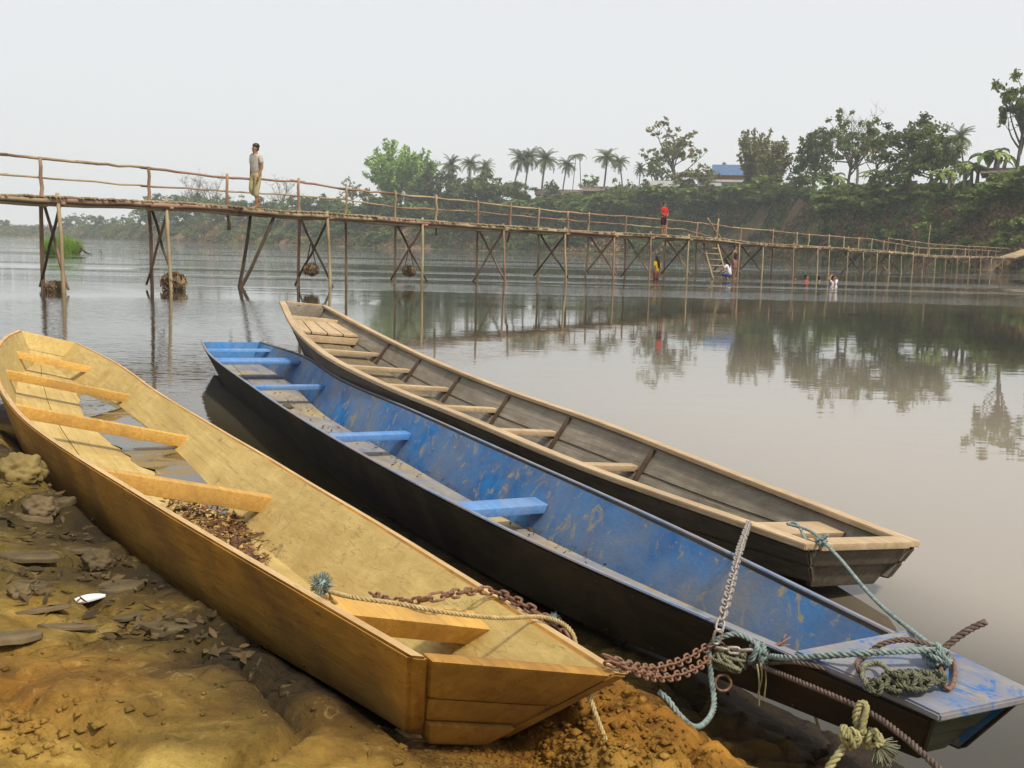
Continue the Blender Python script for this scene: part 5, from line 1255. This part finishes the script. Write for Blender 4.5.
# rusty cables
rope('cable', [W(762, 664, d_hub), W(790, 662, dB(790) - .03), W(815, 666, dB(815) - .02), W(848, 675, dB(848) + .03), HB.hit(874, 681, -.035)], .006, 'rust', pitch=.035)
tag(C.objects[-1], 'thin rusty cable running from the big knot along the blue deck edge', 'cable')
rope('cable', [W(758, 664, d_hub - .03), W(768, 669, d_hub - .06), W(800, 682, dB(800) - .07), W(866, 711, dB(866) - .12), W(905, 738, dB(905) - .17), W(945, 775, dB(925) - .25), W(980, 812, dB(925) - .33)], .0068, 'rust', pitch=.035)
tag(C.objects[-1], 'rusty cable slanting down to the bottom edge in front of the blue bow', 'cable')
rope('cable', [HB.hit(862, 676, -.03), HB.hit(857, 664, -.05), W(864, 657, db), W(880, 645, db), W(900, 640, db), W(920, 642, db), W(940, 651, db - .01)], .0065, 'rust', pitch=.035)
tag(C.objects[-1], 'rusty cable bent in an arch over the rope pile on the blue deck', 'cable')
rope('cable', [W(938, 654, db - .01), W(948, 645, db), W(958, 637, db), W(972, 628, db), W(986, 622, db)], .0085, 'rust', pitch=.035)
tag(C.objects[-1], 'stiff rusty cable end pointing out over the water from the blue deck', 'cable')
# hub knot
def wraps(mb, c, r, n, mat, rr, sc=(1, 1, 1), axis=None):
    c = Vector(c)
    for i in range(n):
        ax = Vector((rnd.gauss(0, 1), rnd.gauss(0, 1), rnd.gauss(0, 1))).normalized() if axis is None else (Vector(axis) + Vector((rnd.gauss(0, .25), rnd.gauss(0, .25), rnd.gauss(0, .25)))).normalized()
        a = ax.orthogonal().normalized(); b_ = ax.cross(a); off = ax * rnd.uniform(-.5, .5) * r; q = r * rnd.uniform(.65, 1.0); p0 = rnd.uniform(0, 6.28); L_ = rnd.uniform(3.6, 6.6)
        pts = []
        for k in np.linspace(0, 1, 9):
            an = p0 + L_ * k; v = off + (a * math.cos(an) + b_ * math.sin(an)) * q; pts.append(c + Vector((v.x * sc[0], v.y * sc[1], v.z * sc[2])))
        rope('', pts, rr, mat, mb=mb, n=4)
mb = MB(); wraps(mb, W(758, 655, d_hub - .02), .027, 9, 'teal', .0075, (1, 1, 1), RT)
o = mb.build('rope_knot', [RM['teal']]); tag(o, 'big teal rope knot where chains and cables meet beside the blue boat', 'knot')
mb = MB(); wraps(mb, W(729, 660, d_hub - .01), .034, 10, 'green', .0045, (1.25, 1, .8)); o2 = mb.build('tangled_line', [RM['green']], o)
mb = MB(); mb.ball(W(727, 662, d_hub - .015), .014, 10, 0, (1.2, 1, .8), .08); mb.build('float', [plain('pale_stone', (.25, .24, .17), (.38, .36, .27), 40)], o)
for i, (x0, y0) in enumerate(((760, 668), (764, 670), (757, 672))):
    rope('loose_strand', [W(x0, y0 - 8, d_hub - .04), W(x0 + 2, y0 + 8, d_hub - .05), W(x0 - 2 + i * 2, y0 + 26 + i * 4, d_hub - .05)], .0022, 'olive', o)
mb = MB(); mb.tube([W(723 + 8 * math.cos(a_), 683 + 8 * math.sin(a_) * 1.0, d_hub - .03 + .004 * math.cos(a_)) for a_ in np.linspace(0, 2 * math.pi, 20)], .0032, 6, cap=False)
tag(mb.build('iron_ring', [RUSTIRON]), 'round iron ring dangling under the big knot', 'ring')
chain('dark iron chain piece bound into the big rope knot', [W(716, 648, d_hub - .02), W(735, 651, d_hub - .03), W(752, 650, d_hub - .04)], .02, .0034, GREYIRON)
# feathery dry twig poking out of the knot
mb = MB(); mb.tube([W(768, 652, d_hub), W(776, 646, d_hub), W(791, 637, d_hub)], [.003, .004, .001], 4); mb.tube([W(778, 646, d_hub), W(790, 645, d_hub)], .0018, 3); mb.tube([W(781, 643, d_hub), W(786, 634, d_hub)], .0018, 3)
tag(mb.build('twig', [plain('reddish_twig', (.2, .09, .05), (.36, .19, .12), 30)]), 'small reddish twig stuck in the big knot', 'twig')
# rope pile on the blue deck
c0 = HB.hit(905, 682, -.045); mb = MB(); ax_ = (HB.hit(940, 670, -.04) - HB.hit(870, 680, -.04)).normalized()
for k in np.linspace(-1, 1, 9):
    wraps(mb, c0 + ax_ * .072 * k, .024 * (1.15 - .35 * k * k), 3, 'dark', .0056, (1, 1, .6))
o = mb.build('rope_pile', [RM['dark']]); tag(o, 'tangled pile of dark green rope lying on the blue boat bow deck', 'rope')
mb = MB(); wraps(mb, W(938, 655, db - .02), .026, 7, 'green', .0062, (1, 1, .8)); mb.build('deck_knot', [RM['teal']], o)
mb = MB(); mb.tube([HB.hit(948 + 7 * math.cos(a_), 672 + 17 * math.sin(a_), -.03) for a_ in np.linspace(0, 2 * math.pi, 18)], .0045, 6, cap=False)
tag(mb.build('iron_ring', [RUSTIRON]), 'rusty iron ring standing on the blue bow deck beside the rope pile', 'ring')
rope('rope', [HB.hit(868, 684, -.03), HB.hit(862, 674, -.035), HB.hit(866, 665, -.035), HB.hit(880, 664, -.04), HB.hit(893, 674, -.05)], .006, 'green')
tag(C.objects[-1], 'small loop of grey green rope left of the pile on the blue deck', 'rope')
# olive rope knotted over the slanting cable
dj = dB(866) - .12
mb = MB()
for q in ([(860, 733), (858, 716), (861, 704), (866, 704), (865, 718), (861, 734)], [(858, 733), (855, 716), (860, 703), (867, 706), (863, 722), (864, 734)]):
    rope('', [W(x, y, dj - .015 - .004 * i) for i, (x, y) in enumerate(q)], .0062, 'olive', mb=mb)
wraps(mb, W(851, 737, dj - .03), .020, 5, 'olive', .0068, (1.1, 1, .9)); wraps(mb, W(872, 739, dj - .03), .017, 5, 'olive', .0068, (1.1, 1, .9))
rope('', [W(848, 738, dj - .03), W(842, 750, dj - .03), W(832, 763, dj - .04), W(822, 780, dj - .05)], .0085, 'olive', mb=mb)
o = mb.build('knotted_rope', [RM['olive']]); tag(o, 'olive rope knotted over the slanting cable below the blue bow', 'rope')
tuft(W(878, 745, dj - .03), .034, 'green', None, 200, o, (W(888, 760, dj) - W(876, 742, dj)).normalized(), 'frayed_end')

# ------------------------------------------------------------------ litter
def ground_hit(px, py):
    d = ray(px, py); t = .6
    for _ in range(400):
        p = CAM + d * t
        if p.z < ground(p.x, p.y): break
        t += .01
    return Vector((p.x, p.y, ground(p.x, p.y)))
def slab(px, py, w_, l_, rot, label, mat, name='flat_stone', th=.012, cat='stone', tilt=.15, group=None, sides=15, sole=False):
    th *= .45; w_ *= .8; l_ *= .8; c = ground_hit(px, py); mb = MB(); b = 0; top = []; bot = []
    for k in range(sides):
        a = 2 * math.pi * k / sides; r = 1 + rnd.uniform(-.14, .14); x = math.cos(a) * l_ * r; y = math.sin(a) * w_ * r * ((1 + .35 * math.cos(a)) if sole else 1)
        top.append(Vector((x, y, th + rnd.uniform(-.25, .25) * th))); bot.append(Vector((x * 1.03, y * 1.03, -th)))
    mb.v = top + bot + [Vector((0, 0, th * 1.25))]; n = sides
    for k in range(n): mb.f.append((k, (k + 1) % n, 2 * n)); mb.m.append(0); mb.f.append((k, n + k, n + (k + 1) % n, (k + 1) % n)); mb.m.append(0)
    mb.f.append(tuple(range(n, 2 * n))[::-1]); mb.m.append(0)
    o = mb.build(name, [mat], None, False); bm = bmesh.new(); bm.from_mesh(o.data); bmesh.ops.bevel(bm, geom=list(bm.edges), offset=th * .25, segments=2, affect='EDGES'); bm.to_mesh(o.data); bm.free()
    o.data.set_sharp_from_angle(angle=R(50)); o.location = c + Vector((0, 0, th * .3)); o.rotation_euler = (rnd.uniform(-tilt, tilt), rnd.uniform(-tilt, tilt), rot); tag(o, label, cat, group); return o
ST = [plain('grey_brown_stone', (.085, .062, .035), (.18, .135, .075), 14, .9, .1, .6, .01), plain('dark_mud_flake', (.06, .045, .025), (.13, .10, .055), 14, .95, .1, .6, .01), plain('pale_leaf', (.22, .17, .09), (.34, .27, .15), 14, .9, .1, .4, .01)]
WHITEP = plain('white_shell', (.62, .62, .64), (.8, .8, .82), 10, .35, .5, .1)
slab(40, 612, .030, .075, .1, 'flat grey stone slab left of the white shard', ST[0], th=.008)
slab(68, 628, .022, .07, .05, 'thin grey slab just below the white shard', ST[0], th=.007)
slab(8, 640, .05, .07, .6, 'pale flat stone at the left border below the slabs', ST[0], th=.01)
slab(168, 628, .030, .07, -.1, 'dark sole shaped flake of mud in the shade of the yellow boat', ST[1], th=.010, sole=True)
slab(128, 625, .014, .035, .2, 'small dark flake touching the sole shaped flake', ST[1], th=.008)
slab(120, 590, .04, .06, .3, 'dark stone close to the yellow hull', ST[1], th=.014)
slab(28, 560, .04, .09, .3, 'broad dull slab of dried mud by the left border', ST[1], th=.010)
slab(80, 552, .03, .06, -.3, 'dull mud flake above the flat slabs', ST[1], th=.010)
slab(240, 600, .03, .05, .4, 'mud flake half under the yellow hull', ST[1], th=.010)
slab(35, 520, .04, .06, .2, 'grey stone under the crumpled yellow sack', ST[0], th=.02)
slab(62, 505, .03, .05, 1.2, 'pointed stone right of the crumpled yellow sack', ST[1], th=.02)
slab(30, 585, .03, .06, -.2, 'brown flat stone above the left slab', ST[1], th=.008)
def shard():
    c = ground_hit(88, 608); mb = MB(); n = 10
    for i in range(n + 1):
        t = i / n; x = (t - .5) * .075; w_ = .014 * math.sin(math.pi * (.12 + .8 * t)) + .002
        for k in range(5):
            a = math.pi * k / 4; mb.v.append(Vector((x, math.cos(a) * w_, math.sin(a) * w_ * .8 + .004 * t)))
    for i in range(n):
        for k in range(4): mb.f.append((i * 5 + k, i * 5 + k + 1, i * 5 + k + 6, i * 5 + k + 5)); mb.m.append(0)
    o = mb.build('white_shard', [WHITEP]); o.location = c + Vector((0, 0, .012)); o.rotation_euler = (0, -.12, .25); sl = o.modifiers.new('thick', 'SOLIDIFY'); sl.thickness = .002
    tag(o, 'small bright white shard lying on the mud', 'shard')
shard()
def crumpled(px, py, r, label, mat, name, cat, sc=(1, .8, .7)):
    c = ground_hit(px, py); bm = bmesh.new(); bmesh.ops.create_icosphere(bm, subdivisions=4, radius=1)
    for v in bm.verts:
        p = v.co.copy(); k = 1 + .25 * noise.noise(p * 1.4) - .28 * (1 - abs(noise.noise(p * 2.6 + Vector((3, 1, 2))))) ** 3 + .1 * noise.noise(p * 6)
        v.co = Vector((p.x * sc[0], p.y * sc[1], p.z * sc[2])) * k * r
    me = bpy.data.meshes.new(name); bm.to_mesh(me); bm.free(); me.polygons.foreach_set('use_smooth', [True] * len(me.polygons)); o = link(name, me, None, [mat]); o.location = c + Vector((0, 0, r * sc[2] * .45)); tag(o, label, cat)
crumpled(24, 482, .085, 'crumpled yellowish sack lying against the yellow boat on the left', plain('yellow_sack', (.13, .095, .035), (.26, .195, .075), 10, .8, .2, .4, .01), 'crumpled_sack', 'sack')
crumpled(42, 515, .055, 'grey lump of stone below the crumpled sack', ST[0], 'stone', 'stone')
crumpled(100, 268 + 300, .045, 'rounded dark stone in front of the yellow hull', ST[1], 'stone', 'stone')
crumpled(22, 597, .03, 'small rounded brown stone over the left slab', ST[0], 'stone', 'stone')

def crumbs():
    V = []; Fc = []; n = 0
    base = [Vector(p) for p in ((1, 0, 0), (-1, 0, 0), (0, 1, 0), (0, -1, 0), (0, 0, 1), (0, 0, -1))]; fs = ((4, 0, 2), (4, 2, 1), (4, 1, 3), (4, 3, 0), (5, 2, 0), (5, 1, 2), (5, 3, 1), (5, 0, 3))
    def add(px, py, r):
        nonlocal n
        c = ground_hit_fast(px, py)
        if c is None: return
        sx, sy, sz = rnd.uniform(.6, 1.4), rnd.uniform(.6, 1.4), rnd.uniform(.35, .8)
        for p in base: V.append((c.x + p.x * r * sx * rnd.uniform(.7, 1.2), c.y + p.y * r * sy * rnd.uniform(.7, 1.2), c.z + p.z * r * sz)); 
        for f in fs: Fc.append(tuple(n + i for i in f))
        n += 6
    def ground_hit_fast(px, py):
        d = ray(px, py); t = (.3 - H0) / d.z
        for _ in range(14):
            p = CAM + d * t; t += (ground(p.x, p.y, False) - p.z) / d.z * .8
        p = CAM + d * t; return Vector((p.x, p.y, ground(p.x, p.y) + .001))
    for i in range(1900):
        add(rnd.gauss(560, 75), rnd.uniform(690, 775), abs(rnd.gauss(.0035, .003)) + .0012)
    for i in range(220): add(rnd.uniform(-10, 330), rnd.uniform(560, 775), abs(rnd.gauss(.003, .0025)) + .001)
    for i in range(120): add(rnd.gauss(20, 30), rnd.uniform(720, 770), abs(rnd.gauss(.005, .004)) + .001)
    for i in range(500): add(rnd.uniform(420, 640), rnd.uniform(550, 690), abs(rnd.gauss(.004, .003)) + .001)
    o = mesh_np('mud_crumbs', V, np.array(Fc), None, [MUD]); tag(o, 'loose crumbs of dried earth scattered over the bank', None, None, 'stuff')
crumbs()
def litter():
    """dead leaves in the dark gap left of the yellow hull"""
    cs = []
    for i in range(420):
        px, py = rnd.uniform(-10, 260), 0; py = rnd.uniform(430, 600) + px * .35
        d = ray(px, py); t = (.3 - H0) / d.z
        for _ in range(12):
            p = CAM + d * t; t += (ground(p.x, p.y, False) - p.z) / d.z * .8
        cs.append((p.x, p.y, ground(p.x, p.y) + .008))
    V, Fq = leaf_flakes(cs, .016)
    tag(mesh_np('dead_leaves', V, Fq, None, [leaf_mat('dead_leaf_dark', (.04, .026, .012), (.11, .075, .035), (.2, .15, .07), 9, .1)]), 'dull dead leaves strewn in the shade by the yellow hull', None, None, 'stuff')
def leaf_flakes(cs, size):
    V = []; Fq = []; n = 0
    for c in cs:
        c = Vector(c); s = size * rnd.uniform(.4, 1.3); m_ = (Matrix.Rotation(rnd.uniform(0, 6.28), 3, 'Z') @ Matrix.Rotation(rnd.gauss(0, .35), 3, 'X') @ Matrix.Rotation(rnd.gauss(0, .35), 3, 'Y')); cl = rnd.uniform(-.25, .5)
        for (x, y, z) in ((-1, 0, cl), (-.3, -.34, 0), (.45, -.3, .05), (1, 0, cl), (.45, .3, .12), (-.3, .34, .1)): V.append(tuple(c + m_ @ Vector((x, y, z)) * s))
        Fq += [(n, n + 1, n + 2, n + 5), (n + 5, n + 2, n + 3, n + 4)]; n += 6
    return V, np.array(Fq)
litter()
def boat_leaves():
    for nm, mat, cnt, lab in (('dead_leaves', leaf_mat('dead_leaf_brown', (.05, .022, .012), (.15, .07, .03), (.30, .19, .08), 30, .1), 620, 'heap of dark dead leaves in the bottom of the yellow boat'), ('dry_leaf_bits', leaf_mat('dry_leaf_tan', (.22, .13, .04), (.42, .28, .10), (.5, .38, .17), 30, .1), 260, 'pale dry leaf bits around the heap in the yellow boat')):
        cs = []
        for i in range(cnt):
            t = rnd.random(); px = 170 + 92 * t + rnd.gauss(0, 7 if cnt > 300 else 11); py = 500 + 66 * t + rnd.gauss(0, 7) - (14 * math.sin(3.1 * t) if rnd.random() < .25 else 0)
            if rnd.random() < .33: px = rnd.gauss(232, 13); py = rnd.gauss(517, 8) + 6
            cs.append(HY.hit(px, py, None, .006 + rnd.random() * .022))
        V, Fq = leaf_flakes(cs, .019); tag(mesh_np(nm, V, Fq, None, [mat]), lab, None, None, 'stuff')
    TW = plain('brown_twig', (.08, .04, .025), (.17, .09, .06), 20)
    for q, r, lab in (([(236, 543), (262, 533), (297, 510)], .0028, 'long thin twig leaning out of the leaf heap in the yellow boat'), ([(240, 541), (255, 535), (270, 532)], .002, 'short twig beside the long one in the yellow boat'), ([(250, 538), (262, 541), (269, 540)], .0016, 'lowest short twig in the yellow boat'), ([(186, 502), (200, 500), (216, 497)], .0028, 'dark twig at the far end of the leaf heap'), ([(188, 497), (197, 499), (199, 505), (193, 508)], .0024, 'curled dark twig at the far end of the leaf heap')):
        mb = MB(); mb.tube(smooth_path([HY.hit(x, y, None, .03) for x, y in q], .02), r, 4); tag(mb.build('twig', [TW]), lab, 'twig')
    cs = [HB.hit(px, py, None, .006) for px, py in [(lambda u: (285 + 330 * u + rnd.gauss(0, 7), 400 + 165 * u + rnd.gauss(0, 6)))(rnd.random() ** 1.2) for _ in range(260)]]
    V, Fq = leaf_flakes(cs, .012); tag(mesh_np('leaf_debris', V, Fq, None, [leaf_mat('wet_leaf_debris', (.03, .02, .012), (.09, .06, .03), None, 30, .1)]), 'dark bits of debris on the muddy floor of the blue boat', None, None, 'stuff')
    c = HB.hit(287, 407, None, .01); mb = MB(); mb.ball((0, 0, 0), .035, 9, 0, (1.2, 1, .7), .2); o = mb.build('mud_lump', [ST[1]]); o.location = c; tag(o, 'dark lump of mud on the floor of the blue boat', 'lump')
boat_leaves()
